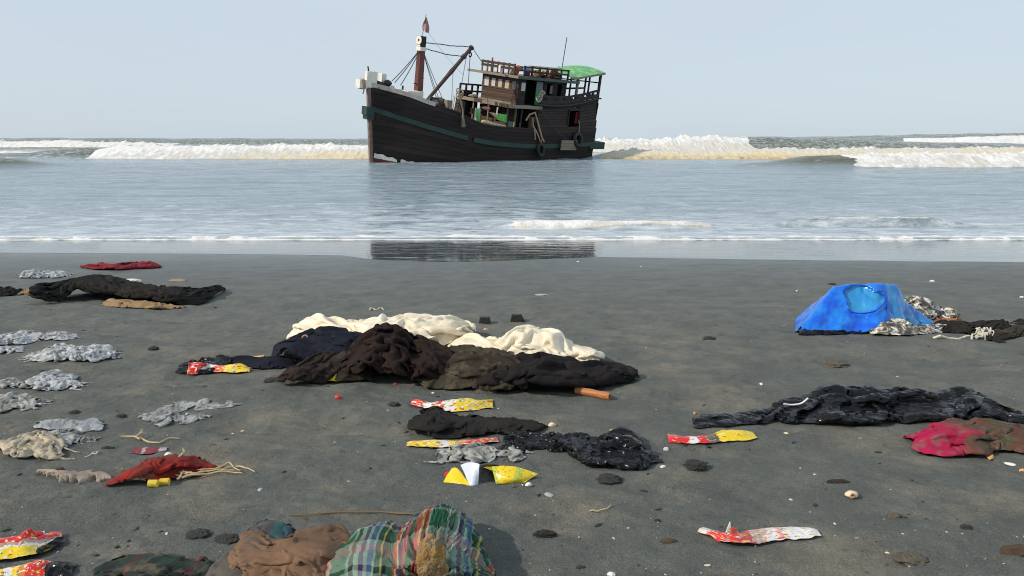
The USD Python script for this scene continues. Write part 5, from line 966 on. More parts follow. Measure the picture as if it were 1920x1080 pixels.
# left wrapper group
cloth('dark_bag', 'black plastic scrap lying under the red and yellow wrapper left of the heap', 'plastic bag', [(337, 700, 340, 682, .12), (365, 703, 365, 676, .2), (400, 700, 400, 670, .25), (428, 694, 425, 668, .22), (446, 690, 444, 680, .1)], PL_black2, n=(70, 30), seed=43)
cloth('snack_wrapper', 'red to yellow snack wrapper standing on the black scrap left of the heap', 'wrapper', [(354, 704, 354, 684, .05), (372, 703, 376, 680, .05), (392, 698, 395, 684, .05), (420, 700, 418, 686, .06), (445, 701, 448, 681, .07), (468, 698, 466, 690, .04)], PR_ry, n=(70, 24), seed=44)
# ================= middle foreground
def wrapper(label, st, m, seed, n=(70, 24), **k):
    st = [tuple(r[:4]) + (max(r[4], .10),) for r in st]
    return cloth('snack_wrapper', label, 'wrapper', st, m, n=n, seed=seed, prof=.8, **k)
wrapper('red, white and yellow wrapper behind the knotted black cloth', [(775, 760, 776, 754, .04), (800, 768, 802, 757, .08), (825, 773, 828, 754, .12), (855, 774, 858, 750, .14), (885, 770, 888, 748, .14), (905, 768, 907, 753, .10), (921, 766, 920, 760, .04)], PR_rwy, 51)
cloth('black_cloth', 'knotted black cloth lying between two bright wrappers', 'cloth', [(766, 805, 770, 784, .15), (790, 818, 790, 776, .25), (815, 822, 812, 765, .35), (845, 821, 842, 772, .32), (880, 818, 878, 779, .28), (915, 816, 915, 785, .24), (955, 813, 955, 788, .2), (990, 810, 988, 792, .14), (1022, 807, 1018, 800, .06)], F_black, n=(150, 60), prof=.6, seed=52, creases=[([(770, 799), (787, 781), (817, 769), (847, 784), (916, 789), (1006, 796)], 8, .035), ([(782, 811), (847, 819), (896, 801), (940, 803)], 9, .035), ([(800, 797), (867, 802)], 8, -.04), ([(905, 797), (980, 801)], 6, -.025)])
wrapper('flat yellow to red wrapper just above the grey frayed net', [(765, 838, 766, 834, .03), (795, 841, 795, 826, .08), (830, 842, 830, 827, .08), (865, 838, 865, 828, .07), (900, 835, 900, 824, .07), (932, 829, 931, 823, .04)], PR_yr, 53)
cloth('frayed_net', 'pale grey frayed net rag beside the torn black plastic', 'rag', [(825, 857, 828, 852, .05), (850, 863, 852, 840, .14), (880, 865, 878, 835, .18), (910, 863, 910, 843, .15), (940, 860, 942, 845, .1), (965, 860, 965, 842, .08), (981, 857, 980, 852, .04)], F_white[1], n=(120, 44), seed=54)
cloth('black_plastic', 'torn black plastic sheet with ragged edges near the knotted black cloth', 'plastic sheet', [(944, 838, 950, 822, .12), (985, 845, 985, 814, .2), (1020, 845, 1020, 816, .22), (1060, 848, 1060, 818, .24), (1095, 868, 1098, 820, .34), (1130, 880, 1135, 815, .42), (1168, 879, 1165, 806, .46), (1192, 876, 1190, 812, .42), (1215, 875, 1208, 845, .25), (1236, 866, 1232, 856, .08)], PL_black2, n=(170, 72), prof=.8, seed=55, ragged=.06, creases=[([(1140, 822), (1165, 812), (1188, 830)], 10, .04), ([(1120, 860), (1180, 850), (1215, 862)], 9, .03), ([(1060, 830), (1110, 840)], 8, .03)])
w_ = thing('opened_wrapper', 'open yellow and white wrapper standing like an arch on the sand', 'wrapper', loc=G(900, 910))
wl = G(900, 910)
def panel(name, c4, m, bulge=0, seed=0, n=(36, 20), parent=w_, base=wl):
    """c4: (ground px, ground row, seen row): four corners, bottom left, bottom right, top right, top left, each standing over its ground spot"""
    P4 = []
    for px_, gr_, sr_ in c4: g_ = G(px_, gr_); P4.append(over(px_, sr_, g_[1]))
    a, b, c, d = P4; u, v = np.meshgrid(np.linspace(0, 1, n[0]), np.linspace(0, 1, n[1]), indexing='ij'); U, V = u[..., None], v[..., None]
    P = (a * (1 - U) + b * U) * (1 - V) + (d * (1 - U) + c * U) * V
    P[..., 1] -= bulge * np.sin(np.pi * u) * np.sin(np.pi * v); P[..., 2] += abs(bulge) * .6 * np.sin(np.pi * u) * v
    P = wrinkle(P, .002, .05, seed); return obj(name, as_mesh(P), m, parent, uv=uvs(P), base=base)
panel('yellow_face', [(831, 904, 904), (884, 912, 912), (862, 898, 882), (846, 890, 878)], PR_y, .01, 1); panel('white_face', [(882, 913, 913), (896, 910, 912), (899, 905, 870), (864, 893, 872)], PR_wb, .012, 2)
panel('arch_back', [(898, 903, 903), (960, 896, 896), (955, 896, 880), (899, 900, 873)], PR_dk, -.02, 3); panel('yellow_side', [(930, 908, 907), (985, 905, 904), (1008, 897, 889), (922, 900, 875)], PR_yg, .02, 4); panel('arch_roof', [(940, 905, 890), (1006, 898, 891), (990, 892, 886), (899, 898, 873)], PR_yg, -.01, 5); panel('red_tip', [(832, 896, 896), (842, 894, 894), (841, 890, 884), (833, 890, 886)], PR_red, 0, 6, n=(12, 8))
wrapper('red wrapper with a bright yellow crumpled end on the right of the foreground', [(1256, 830, 1257, 825, .04), (1285, 834, 1287, 822, .08), (1318, 835, 1318, 818, .12), (1345, 830, 1347, 816, .12), (1370, 828, 1368, 806, .12), (1395, 828, 1395, 806, .10), (1414, 822, 1413, 812, .05)], printed('red_then_yellow_wrapper', [(0, RED), (.30, WHT), (.38, RED), (.5, (.10, .07, .05)), (.63, YEL)], .05, 11.0), 57)
cloth('bin_bag', 'long black bin bag stretched across the sand at right', 'bin bag', [(1306, 801, 1309, 783, .08), (1340, 801, 1335, 780, .12), (1385, 798, 1382, 777, .15), (1440, 795, 1440, 771, .2), (1478, 798, 1476, 752, .35), (1520, 802, 1516, 744, .45), (1565, 802, 1570, 729, .5), (1605, 801, 1600, 738, .5), (1640, 800, 1636, 728, .5), (1662, 798, 1660, 741, .45), (1700, 797, 1698, 729, .5), (1760, 794, 1758, 740, .48), (1815, 792, 1816, 726, .5), (1855, 792, 1852, 740, .45), (1900, 795, 1900, 766, .35), (1960, 798, 1960, 795, .2)],
      PL_black, n=(260, 80), prof=.8, frac=.78, seed=58, creases=[([(1569, 731), (1551, 771)], 10, .05), ([(1633, 730), (1645, 750), (1636, 775)], 10, .05), ([(1654, 738), (1700, 732), (1771, 741)], 9, .03), ([(1815, 728), (1780, 757), (1736, 790)], 11, .06), ([(1652, 750), (1655, 780)], 9, -.05), ([(1800, 772), (1850, 780)], 12, -.03), ([(1559, 767), (1629, 760), (1693, 771)], 5, .025), ([(1559, 780), (1629, 783), (1700, 787)], 5, .025), ([(1307, 796), (1380, 786), (1452, 781)], 5, .02), ([(1600, 745), (1596, 790)], 8, -.04), ([(1500, 755), (1480, 790)], 8, .03)])
cloth('pink_cloth', 'sandy pink and brown cloth heap at the right edge below the bin bag', 'cloth', [(1711, 842, 1714, 818, .12), (1735, 855, 1738, 813, .25), (1768, 858, 1766, 803, .35), (1805, 857, 1800, 789, .42), (1840, 856, 1838, 786, .42), (1875, 850, 1872, 788, .4), (1920, 852, 1920, 795, .4), (1975, 855, 1975, 800, .3)], F_pinkmix, cell=.013, fine=.0020, frac=.65, g=(1.04, 1.45), n=(150, 70), prof=.55, seed=59, creases=[([(1725, 845), (1790, 838), (1850, 835)], 9, .03), ([(1760, 812), (1830, 800), (1880, 800)], 11, .03), ([(1760, 828), (1840, 818)], 9, -.03), ([(1850, 800), (1870, 840)], 9, -.03)])
# ================= blue sheet
BS = [(1499, 627, 1502, 616, .25), (1528, 628, 1534, 578, .55), (1560, 627, 1564, 537, .75), (1600, 627, 1605, 531, .85), (1645, 626, 1645, 532, .85), (1682, 625, 1683, 535, .8), (1698, 622, 1694, 562, .6), (1722, 617, 1720, 586, .4), (1748, 610, 1748, 604, .15)]
Pb = stations(BS, (130, 80), .95, .30, .02, 60, 0.0, False, True); Pb = np.stack([gaussian_filter(Pb[..., k], 1.2) for k in range(3)], -1)
px_, py_ = project(Pb); U, V = np.meshgrid(np.linspace(0, 1, 130), np.linspace(0, 1, 80), indexing='ij')
oval = (((px_ - 1620) / 37) ** 2 + ((py_ - 561 - .10 * (px_ - 1620)) / (26 - .10 * (px_ - 1620))) ** 2) / (lambda a_: (1 + .07 * np.cos(3 * a_ + .5) + .05 * np.cos(5 * a_ + 1)) ** 2)(np.arctan2((py_ - 561) / 26, (px_ - 1620) / 37))
front = (V < .34)
Pb[..., 1] += .016 * (1 - sstep(.7, 1.1, oval)) * front
Pb[..., 1] -= .010 * np.exp(-((np.sqrt(oval) - 1.12) / .12) ** 2) * front
Pb = foldfield(Pb, [(78, .16, .010, 1.0), (55, .22, .012, 1.0), (20, .12, .004, 1.2)], 60)
Ps = Pb
Ps = foldfield(Ps, [(70, .05, .003, 1.3), (20, .06, .003, 1.3)], 61)
px_, py_ = project(Ps); oval = (((px_ - 1620) / 37) ** 2 + ((py_ - 561 - .10 * (px_ - 1620)) / (26 - .10 * (px_ - 1620))) ** 2) / (lambda a_: (1 + .07 * np.cos(3 * a_ + .5) + .05 * np.cos(5 * a_ + 1)) ** 2)(np.arctan2((py_ - 561) / 26, (px_ - 1620) / 37))
sb = thing('blue_tarpaulin', 'shiny blue plastic sheet standing like a tent with an oval panel', 'tarpaulin', loc=G(1600, 627)); sbl = G(1600, 627)
FA = grid_faces(130, 80)[:, ::-1]; vf = Ps.reshape(-1, 3); ov = (oval.ravel() < 1) & front.ravel(); rt = px_.ravel() > 1658; hm = np.zeros(len(vf), bool)
fo = ov[FA].all(1); fh_ = hm[FA].all(1) & ~fo; fr = rt[FA].all(1) & ~fo & ~fh_
nrm = trimesh.Trimesh(vf, FA, process=False).vertex_normals
for nm, msk, m_ in (('sheet', ~(fo | fh_ | fr), PL_blue), ('oval_panel', fo, PL_bluel), ('worn_side', fr, PL_bluer)):
    used = np.unique(FA[msk]); re_ = np.full(len(vf), -1); re_[used] = np.arange(len(used))
    obj(nm, (vf[used], re_[FA[msk]]), m_, sb, base=sbl, smooth=True)
ed = []
for k in range(41):
    a_ = k / 40 * 2 * math.pi; rw_ = 1 + .07 * math.cos(3 * a_ + .5) + .05 * math.cos(5 * a_ + 1); tx = 1620 + 38 * rw_ * math.cos(a_); ty = 561 + 3.8 * math.cos(a_) + (26 - 3.8 * math.cos(a_)) * 1.02 * rw_ * math.sin(a_)
    i_ = np.argmin(np.where(front, (px_ - tx) ** 2 + (py_ - ty) ** 2, 1e9)); q_ = vf[i_].copy(); q_[1] -= .004; ed.append(q_)
ed = np.array(ed); ed = np.stack([gaussian_filter(ed[:-1, k], 1.2, mode='wrap') for k in range(3)], -1); ed = np.r_[ed, ed[:1]]
cloth('hem', None, 'plastic sheet', [(1498, 628, 1500, 617, .12), (1530, 629, 1532, 615, .12), (1565, 628, 1566, 614, .12), (1600, 627, 1600, 617, .1), (1622, 627, 1622, 621, .06)], PL_black, n=(70, 20), seed=68, parent=sb, base=sbl)
obj('oval_seam', tube(ed, .0032, 6), PL_bluedk, sb, base=sbl)
se = []
for ty in np.linspace(536, 608, 14):
    i_ = np.argmin(np.where(V < .42, (px_ - (1662 + 3 * math.sin(ty * .1))) ** 2 + (py_ - ty) ** 2, 1e9)); q_ = vf[i_].copy(); q_[1] -= .004; se.append(q_)
se = np.stack([gaussian_filter(np.array(se)[:, k], 1.0, mode='nearest') for k in range(3)], -1); obj('side_seam', tube(se, .008, 6), PL_bluedk, sb, base=sbl)
cloth('plastic_sack', 'black and white crumpled plastic behind the right side of the blue sheet', 'plastic bag', [(1690, 600, 1692, 566, .3), (1715, 601, 1718, 557, .4), (1740, 600, 1738, 562, .35), (1762, 598, 1760, 578, .25), (1780, 597, 1780, 583, .15), (1793, 597, 1792, 588, .08)], PL_wb, n=(100, 44), seed=61)
cloth('plastic_sack', 'black and white crumpled plastic lying in front of the blue sheet', 'plastic bag', [(1636, 629, 1640, 600, .25), (1660, 631, 1658, 590, .35), (1690, 630, 1686, 600, .3), (1715, 628, 1712, 611, .22), (1745, 625, 1745, 612, .18), (1775, 620, 1775, 610, .1)], PL_wb, n=(110, 44), seed=62)
cloth('orange_rag', 'small orange brown rag between the blue sheet and the black cloth', 'rag', [(1738, 614, 1741, 608, .06), (1752, 615, 1755, 607, .1), (1770, 611, 1775, 599, .18), (1790, 608, 1790, 597, .15), (1798, 605, 1798, 600, .08)], fabric('orange_brown_cloth', (.36, .15, .075), (.28, .12, .06), sand=.12), n=(60, 28), seed=63)
cloth('black_cloth', 'black cloth lying flat to the right of the blue sheet', 'cloth', [(1755, 622, 1765, 610, .2), (1785, 625, 1790, 602, .4), (1815, 628, 1815, 604, .4), (1845, 626, 1845, 606, .35), (1868, 620, 1868, 601, .3), (1886, 618, 1886, 600, .25), (1893, 614, 1892, 606, .1)], F_black, n=(100, 44), seed=64)
cloth('black_cloth', 'pointed black cloth tip beside the grey brown cloth at the right edge', 'cloth', [(1840, 632, 1845, 624, .15), (1858, 640, 1860, 628, .2), (1872, 643, 1873, 634, .15), (1885, 643, 1884, 640, .06)], F_black, n=(50, 24), seed=65)
cloth('grey_cloth', 'grey brown cloth at the right edge beyond the pointed black tip', 'cloth', [(1855, 634, 1862, 620, .2), (1885, 636, 1890, 618, .35), (1920, 630, 1920, 611, .4), (1970, 628, 1970, 608, .4)], F_olive, n=(70, 36), seed=66)
cloth('black_cloth', 'black cloth cut off by the right edge, behind the grey brown cloth', 'cloth', [(1908, 612, 1910, 602, .15), (1925, 613, 1925, 600, .25), (1965, 612, 1965, 598, .3)], F_black, n=(40, 24), seed=67)
# ================= bottom foreground
cloth('check_cloth', 'dark sandy checked cloth at the bottom edge left of the brown cloth', 'cloth', [(170, 1110, 178, 1055, .15), (215, 1120, 215, 1040, .25), (270, 1125, 270, 1040, .28), (330, 1125, 330, 1044, .28), (400, 1120, 400, 1050, .25), (470, 1115, 470, 1058, .2), (520, 1100, 520, 1075, .1)], F_plaidd, cell=.009, g=(1.12, 1.4), n=(150, 64), prof=.6, seed=71, creases=[([(190, 1050), (330, 1050), (460, 1062)], 8, .016), ([(200, 1072), (330, 1068), (460, 1078)], 9, -.016)])
cloth('grey_brown_cloth', 'sandy grey cloth lump at the bottom edge between checked and brown cloth', 'cloth', [(380, 1120, 385, 1075, .12), (420, 1125, 422, 1040, .2), (455, 1125, 455, 1038, .2), (490, 1115, 488, 1062, .15)], F_greybr, cell=.009, n=(90, 50), prof=.55, seed=72)
cloth('blue_green_cloth', 'dark slate cloth with a teal stripe poking out behind the brown cloth', 'cloth', [(468, 1050, 470, 995, .15), (495, 1055, 493, 976, .25), (520, 1055, 520, 980, .25), (545, 1052, 545, 998, .18)], printed('slate_and_teal', [(0, (.05, .045, .05)), (.55, (.05, .045, .05)), (.62, (.02, .085, .08)), (.82, (.02, .05, .075))], -.6, 1.0, rough=.9, sand=.3), n=(70, 44), prof=.6, seed=73)
cloth('brown_cloth', 'rust brown cloth in soft folds left of the bright checked bundle', 'cloth', [(432, 1085, 442, 1010, .2), (470, 1105, 470, 994, .3), (510, 1120, 512, 1008, .35), (555, 1125, 560, 994, .38), (600, 1125, 605, 988, .38), (640, 1120, 640, 1000, .35), (675, 1115, 672, 1030, .2)], F_brown, cell=.009, bend=.30, fine=.0020, g=(1.02, 1.50), n=(150, 72), prof=.55, seed=74, creases=[([(455, 1060), (540, 1018), (640, 1004)], 16, .016), ([(470, 1078), (560, 1050), (650, 1036)], 14, -.02), ([(440, 1020), (480, 1050), (500, 1085)], 14, .018), ([(520, 1080), (600, 1062)], 12, .015)])
pb = thing('checked_bundle', 'bright green, white and red checked cloth bundle gathered at a sandy knot', 'cloth', loc=G(760, 1078)); pbl = G(760, 1078)
KU, KV = .62, .19
Pp = stations([(592, 1118, 600, 1082, .12), (618, 1140, 622, 1020, .28), (655, 1150, 658, 985, .34), (695, 1155, 697, 974, .38), (732, 1155, 732, 984, .4), (768, 1160, 770, 962, .42), (805, 1160, 806, 948, .44), (845, 1158, 845, 958, .42), (880, 1150, 880, 990, .38), (908, 1138, 908, 1040, .28), (930, 1110, 926, 1085, .12)], (200, 110), .5, .42, .02, 75)
U, V = np.meshgrid(np.linspace(0, 1, 200), np.linspace(0, 1, 110), indexing='ij')
ang = np.arctan2((V - KV) * 1.0, (U - KU) * 1.5); rr_ = np.hypot((V - KV), (U - KU) * 1.5)
pl = np.sin(ang * 17 + 1.5 * np.sin(ang * 4)) + .18 * np.sin(ang * 39 + 1)
Pp[..., 2] += .020 * pl * np.exp(-((rr_ - .17) / .15) ** 2) - .05 * np.exp(-(rr_ / .10) ** 2)
Pp[..., 1] -= .016 * pl * np.exp(-((rr_ - .15) / .13) ** 2) - .03 * np.exp(-(rr_ / .09) ** 2)
Pp = foldfield(Pp, [(20, .10, .012, 1.2), (70, .07, .007, 1.0)], 75)
Pp = _up(Pp, 300, 160); Pp = foldfield(Pp, [(15, .05, .004, 1.4), (60, .04, .003, 1.2)], 76); Pp = wrinkle(Pp, .0018, .04, 75); Pp = fit_top(Pp, 949)
obj('cloth', as_mesh(Pp), F_plaid, pb, uv=uvs(Pp), base=pbl)
kn = trimesh.creation.icosphere(subdivisions=5, radius=1.0); kv = kn.vertices.copy()
kc = over(808, 1048, Pp[int(KU * 199), int(KV * 109), 1] - .01)
sc_ = np.array([.030, .018, .052]); d_ = meshkit.fbm(kv * 2.2 + 5, 4, 3)[:, None] - .5
kv = kv * (1 + .55 * d_ + .12 * (meshkit.fbm(kv * 9, 2, 8)[:, None] - .5)); kv[:, 0] *= 1 + .35 * np.clip(-kv[:, 2], 0, 1)
kn.vertices = kv * sc_ + kc
F_knot = fabric('ochre_sandy_knot', (.30, .17, .05), (.22, .14, .07), sand=.5, nscale=28, sandc=(.27, .22, .15), bump=.9, weave=300)
obj('knot', kn, F_knot, pb, base=pbl, smooth=True)
cloth('snack_wrapper', 'red over yellow wrapper at the left edge, upper of the two', 'wrapper', [(-40, 1058, -40, 1018, .2), (0, 1052, 0, 1014, .22), (30, 1050, 30, 1010, .22), (55, 1048, 62, 1007, .22), (82, 1035, 92, 1004, .18), (105, 1018, 117, 1001, .08)], PR_fr, n=(90, 50), prof=1.2, frac=.8, seed=76)
cloth('snack_wrapper', 'yellow wrapper with red print cut by the bottom left corner', 'wrapper', [(-40, 1110, -40, 1076, .15), (0, 1105, 0, 1072, .18), (40, 1100, 40, 1066, .18), (75, 1092, 72, 1054, .16), (95, 1082, 92, 1050, .12)], PR_yr, n=(80, 44), seed=77)
cloth('dark_wrapper', 'black crinkled lining beside the yellow wrapper in the bottom left corner', 'wrapper', [(85, 1095, 86, 1058, .1), (105, 1092, 105, 1052, .14), (125, 1088, 124, 1062, .1), (135, 1085, 134, 1076, .05)], PL_black2, n=(50, 36), seed=78)
cloth('dark_wrapper', 'black underside lining folded below the red and yellow wrapper', 'wrapper', [(52, 1048, 60, 1032, .06), (75, 1042, 82, 1022, .08), (98, 1032, 100, 1012, .08), (112, 1020, 116, 1004, .04)], PL_black2, n=(40, 24), seed=79)
cloth('leaflet', 'torn white and red printed leaflet lying flat at lower right', 'leaflet', [(1312, 1003, 1318, 1001, .04), (1345, 1016, 1352, 1000, .1), (1375, 1025, 1378, 998, .14), (1420, 1021, 1420, 996, .14), (1460, 1014, 1460, 991, .14), (1500, 1012, 1500, 992, .12), (1533, 1009, 1530, 995, .08)], PR_flat, n=(110, 40), prof=1.2, frac=.85, seed=80)
# ================= small things lying about
def blob(r, seed, f=3.0, amt=.5, sub=3):
    m = trimesh.creation.icosphere(subdivisions=sub, radius=1.0); m.vertices *= 1 + amt * (meshkit.fbm(m.vertices * f + seed * 3.1, 3, seed)[:, None] - .5); m.vertices *= np.asarray(r); return m
def px_size(px, py, w): g = G(px, py); return w * np.linalg.norm(g - CAM) / F
W_shell = plain('cream_shell', (.62, .50, .36), rough=.55, var=.2, scale=120, bump=.2, bscale=300); W_wshell = plain('white_shell', (.66, .65, .62), rough=.5, var=.15, scale=120, bscale=300)
W_oshell = plain('orange_shell', (.52, .28, .11), rough=.5, var=.3, scale=120, bscale=300); W_gshell = plain('grey_shell', (.30, .33, .33), rough=.5, var=.2, scale=100, bscale=300)
W_clod = plain('wet_clod', (.034, .033, .030), rough=.8, var=.4, scale=60, bump=.8, bscale=160); W_clodb = plain('brown_clod', (.112, .098, .072), rough=.9, var=.4, scale=60, bump=.8, bscale=160)
W_wood = plain('driftwood', (.075, .045, .028), rough=.85, var=.5, scale=30, bump=.8, bscale=80, stretch=(.3, 1, 1)); W_dwood = plain('black_wood', (.022, .020, .018), rough=.8, var=.4, scale=30, bump=.8, bscale=80)
W_bamboo = plain('orange_bamboo', (.40, .15, .045), rough=.45, var=.35, scale=14, bump=.4, bscale=60, stretch=(.25, 1, 1)); W_root = plain('dry_root', (.42, .33, .19), rough=.9, var=.3, scale=60); W_string = plain('pale_string', (.50, .47, .38), rough=.9)
W_yfloat = printed('yellow_float', [(0, YEL), (.45, YEL), (.5, (.20, .16, .05)), (.58, YEL)], -.5, 4.9, sand=.3); W_bark = plain('grey_bark', (.30, .25, .20), rough=.9, var=.5, scale=40, bump=1.0, bscale=70, stretch=(.3, 1, 1))
W_redp = plain('red_plastic_bit', (.55, .03, .03), rough=.4)
def shell(label, px, py, w, m, turn=0.0, tilt=.35, flat=.45, group=None, name='shell'):
    """a ribbed half shell lying on the sand"""
    R = px_size(px, py, w) / 2; nr, na = 9, 33; r = np.linspace(0, 1, nr); a = np.linspace(-1.25, 1.25, na); rr, aa = np.meshgrid(r, a, indexing='ij')
    rad = rr * (1 + .04 * np.cos(aa * 22) * rr); x = rad * np.sin(aa) * (1 - .12 * rr); y = rad * np.cos(aa) - .5
    z = flat * np.sin(np.pi * np.clip(rr * .86 + .12, 0, 1)) * np.cos(aa * .8) * (1 + .10 * np.cos(aa * 22) * rr)
    P = np.stack([x, y, z], -1); Q = P * (.93, .93, .80) + (0, 0, -.05)
    k = nr * na; f = grid_faces(nr, na); i = np.arange(k).reshape(nr, na); ring = np.concatenate([i[:, 0], i[-1, 1:], i[-2::-1, -1]])
    me = trimesh.Trimesh(np.concatenate([P.reshape(-1, 3), Q.reshape(-1, 3)]), np.concatenate([f, f[:, ::-1] + k] + [np.array([(p, q, q + k), (p, q + k, p + k)]) for p, q in zip(ring[:-1], ring[1:])]), process=False); me.fix_normals()
    me.vertices *= R; me.apply_transform(trimesh.transformations.euler_matrix(tilt, 0, turn)); g = G(px, py); me.apply_translation(g - (0, 0, me.vertices[:, 2].min() + R * .08))
    return tag(obj(name, me, m, base=g, smooth=50), label, 'shell', group)
shell('cream shell standing alone right of the knotted black cloth', 1035, 799, 20, W_shell, .4, .8)
shell('pale shell in front of the bin bag, between it and the red and yellow wrapper', 1474, 814, 15, W_shell, 2)
shell('white shell behind the narrow left end of the bin bag', 1427, 721, 13, W_wshell, 1.2)
shell('large peach shell just in front of the pink cloth', 1856, 859, 24, W_oshell, .8, .5)
shell('flat white shell to the right of the peach shell below the pink cloth', 1896, 871, 26, W_wshell, 2.4, .1, .2)
shell('orange shell cut by the right edge below the pink cloth', 1918, 883, 16, W_oshell, 0)
shell('small orange shell behind the left tip of the bin bag', 1302, 777, 13, W_oshell, 1, 1.0)
shell('white shell close in front of the opened wrapper arch', 991, 911, 17, W_wshell, .3, 1.0, .6)
shell('thin white shell splinter beside the white shell at the opened wrapper', 979, 911, 9, W_wshell, 1.9, 1.1)
shell('grey flat shell on the sand below the opened wrapper', 1029, 928, 28, W_gshell, 2.2, .1, .25)
shell('cream shell between the dark heap and the red white wrapper', 812, 738, 11, W_shell, 1, .6)
shell('tan shell near the two black blocks, the left one', 911, 619, 13, W_oshell, 0, .7); shell('tan shell near the two black blocks, the right one', 970, 615, 14, W_oshell, 2, .7)
shell('white shell far up the sand beyond the right end of the blue sheet', 1748, 528, 12, W_wshell, 0); shell('small cream shell left of the blue sheet', 1494, 546, 8, W_shell, 1)
shell('grey white shell to the right below the red cloth', 488, 919, 18, W_gshell, 1.4, .2)
shell('white shell bit at the right edge beside the blue sheet group', 1916, 558, 10, W_wshell, 0); shell('tiny white shell near the mirror of the boat', 1084, 491, 8, W_wshell, 0); shell('tiny white shell far out on the wet sand right of the boat mirror', 1202, 500, 6, W_wshell, 1)
shell('white shell bit behind the red cloth top', 316, 855, 16, W_wshell, .3, 1.2, .5)
sn = G(1596, 932); R_ = px_size(1596, 932, 19) / 2; t_ = thing('snail_shell', 'peach snail shell with a dark hole, beyond the right end of the leaflet', 'shell', loc=sn)
m = blob((R_ * 1.15, R_ * .8, R_ * .62), 3, amt=.5); m.apply_translation(sn + (0, 0, R_ * .5)); obj('whorl', m, W_shell, t_, base=sn, smooth=True)
m = trimesh.creation.annulus(r_min=R_ * .26, r_max=R_ * .42, height=R_ * .2, sections=16); m.apply_transform(trimesh.transformations.rotation_matrix(math.pi / 2, (1, 0, 0))); m.apply_translation(sn + (-R_ * .1, -R_ * .74, R_ * .62)); lip = obj('lip', m, W_oshell, t_, base=sn)
m = trimesh.creation.cylinder(radius=R_ * .25, height=R_ * .12, sections=16); m.apply_transform(trimesh.transformations.rotation_matrix(math.pi / 2, (1, 0, 0))); m.apply_translation(sn + (-R_ * .1, -R_ * .74, R_ * .62)); obj('hollow', m, W_dwood, lip, base=sn)
def lump(name, label, cat, px, py, w, h, m, seed, depth=.8, f=3.0, amt=.9, yaw=0.0):
    g = G(px, py); R = px_size(px, py, w) / 2; H = px_size(px, py, h)
    me = blob((R, R * depth, H * .6), seed, f, amt); me.apply_transform(trimesh.transformations.euler_matrix(0, 0, yaw)); me.apply_translation(g + (0, 0, H * .12)); return tag(obj(name, me, m, base=g, smooth=True), label, cat)
lump('sand_clod', 'round dark sand clod right of the torn black plastic', 'clod', 1305, 876, 40, 18, W_clod, 1); lump('sand_clod', 'dark clod with a flat tail below the torn black plastic', 'clod', 1142, 901, 44, 14, W_clod, 2)
lump('seaweed_clump', 'brown seaweed clump behind the middle of the bin bag', 'clump', 1565, 684, 46, 11, W_clodb, 3); lump('sand_clod', 'small dark clod alone right of the cream blankets', 'clod', 1330, 637, 22, 8, W_clod, 4)
lump('driftwood', 'black jagged wood bit left of the leaflet', 'wood', 1022, 1004, 40, 14, W_dwood, 5, .4); lump('driftwood', 'thin brown wood piece just beyond the snail shell', 'wood', 1572, 905, 38, 8, W_dwood, 6, .35, amt=.4)
lump('seaweed_clump', 'brown crusty clump at lower right below the leaflet', 'clump', 1710, 1050, 48, 12, W_clodb, 7); lump('driftwood', 'brown wood block cut by the right edge near the bottom', 'wood', 1910, 1038, 58, 18, W_wood, 8, .5, amt=.5)
lump('driftwood', 'small reddish wood bit left of the leaflet edge', 'wood', 1254, 1016, 26, 8, W_wood, 9, .5); lump('sand_clod', 'small black clod right of the trailing white rags', 'clod', 288, 655, 17, 7, W_clod, 10)
lump('sand_clod', 'dark twiggy clump left of the red white wrapper', 'clod', 739, 760, 22, 8, W_clod, 11); lump('seaweed_clump', 'sandy brown bit right of the snail shell', 'clump', 1677, 971, 22, 11, W_clodb, 12)
lump('sand_clod', 'black clod beyond the brown wood block at far right', 'clod', 1811, 991, 18, 9, W_clod, 13); lump('sand_clod', 'dark clod left of the brown cloth at the bottom', 'clod', 372, 1003, 42, 9, W_clod, 14); lump('sand_clod', 'flat black clod touching the left side of the brown cloth', 'clod', 420, 1012, 46, 7, W_clod, 15)
lump('sand_clod', 'small dark clod beyond the clear plastic film at left', 'clod', 140, 775, 18, 7, W_clod, 16); lump('sand_clod', 'dark clod right of the clear plastic film', 'clod', 228, 781, 16, 6, W_clod, 17); lump('driftwood', 'black stick bit below the frayed buff rag', 'wood', 203, 842, 22, 6, W_dwood, 18, .4)
lump('brown_scrap', 'brown scrap at the front foot of the olive cloth', 'scrap', 910, 736, 44, 9, W_clodb, 19, .4); lump('driftwood', 'black wood sliver behind the left end of the blue sheet', 'wood', 1560, 533, 14, 3, W_dwood, 20, .5, amt=.3)
lump('white_scrap', 'white plastic scrap just beyond the long black heap', 'scrap', 246, 527, 32, 5, W_wshell, 21, .5); lump('driftwood', 'pale wood chip beyond the middle of the long black heap', 'wood', 335, 527, 32, 5, W_bark, 22, .35, amt=.3)
lump('white_scrap', 'thin pale scrap right of the cream blanket top', 'scrap', 1016, 554, 24, 4, W_gshell, 23, .5); lump('red_scrap', 'bright red plastic bit in front of the brown trousers', 'scrap', 634, 747, 12, 9, W_redp, 24, .4); lump('red_scrap', 'tiny red bit at the foot of the dark jacket', 'scrap', 741, 722, 5, 6, W_redp, 25, .5)
lump('white_scrap', 'white feather like bit left of the red and yellow wrapper', 'scrap', 1249, 844, 10, 8, W_wshell, 26, .4); lump('white_scrap', 'tiny white bit right of the torn black plastic tip', 'scrap', 1243, 876, 10, 5, W_wshell, 27, .5)
lump('sand_clod', 'black clod behind the left end of the heap', 'clod', 513, 715, 34, 9, W_clod, 28, .5); lump('white_scrap', 'white scrap at the bottom edge right of the checked bundle', 'scrap', 1146, 1078, 14, 6, W_wshell, 29)
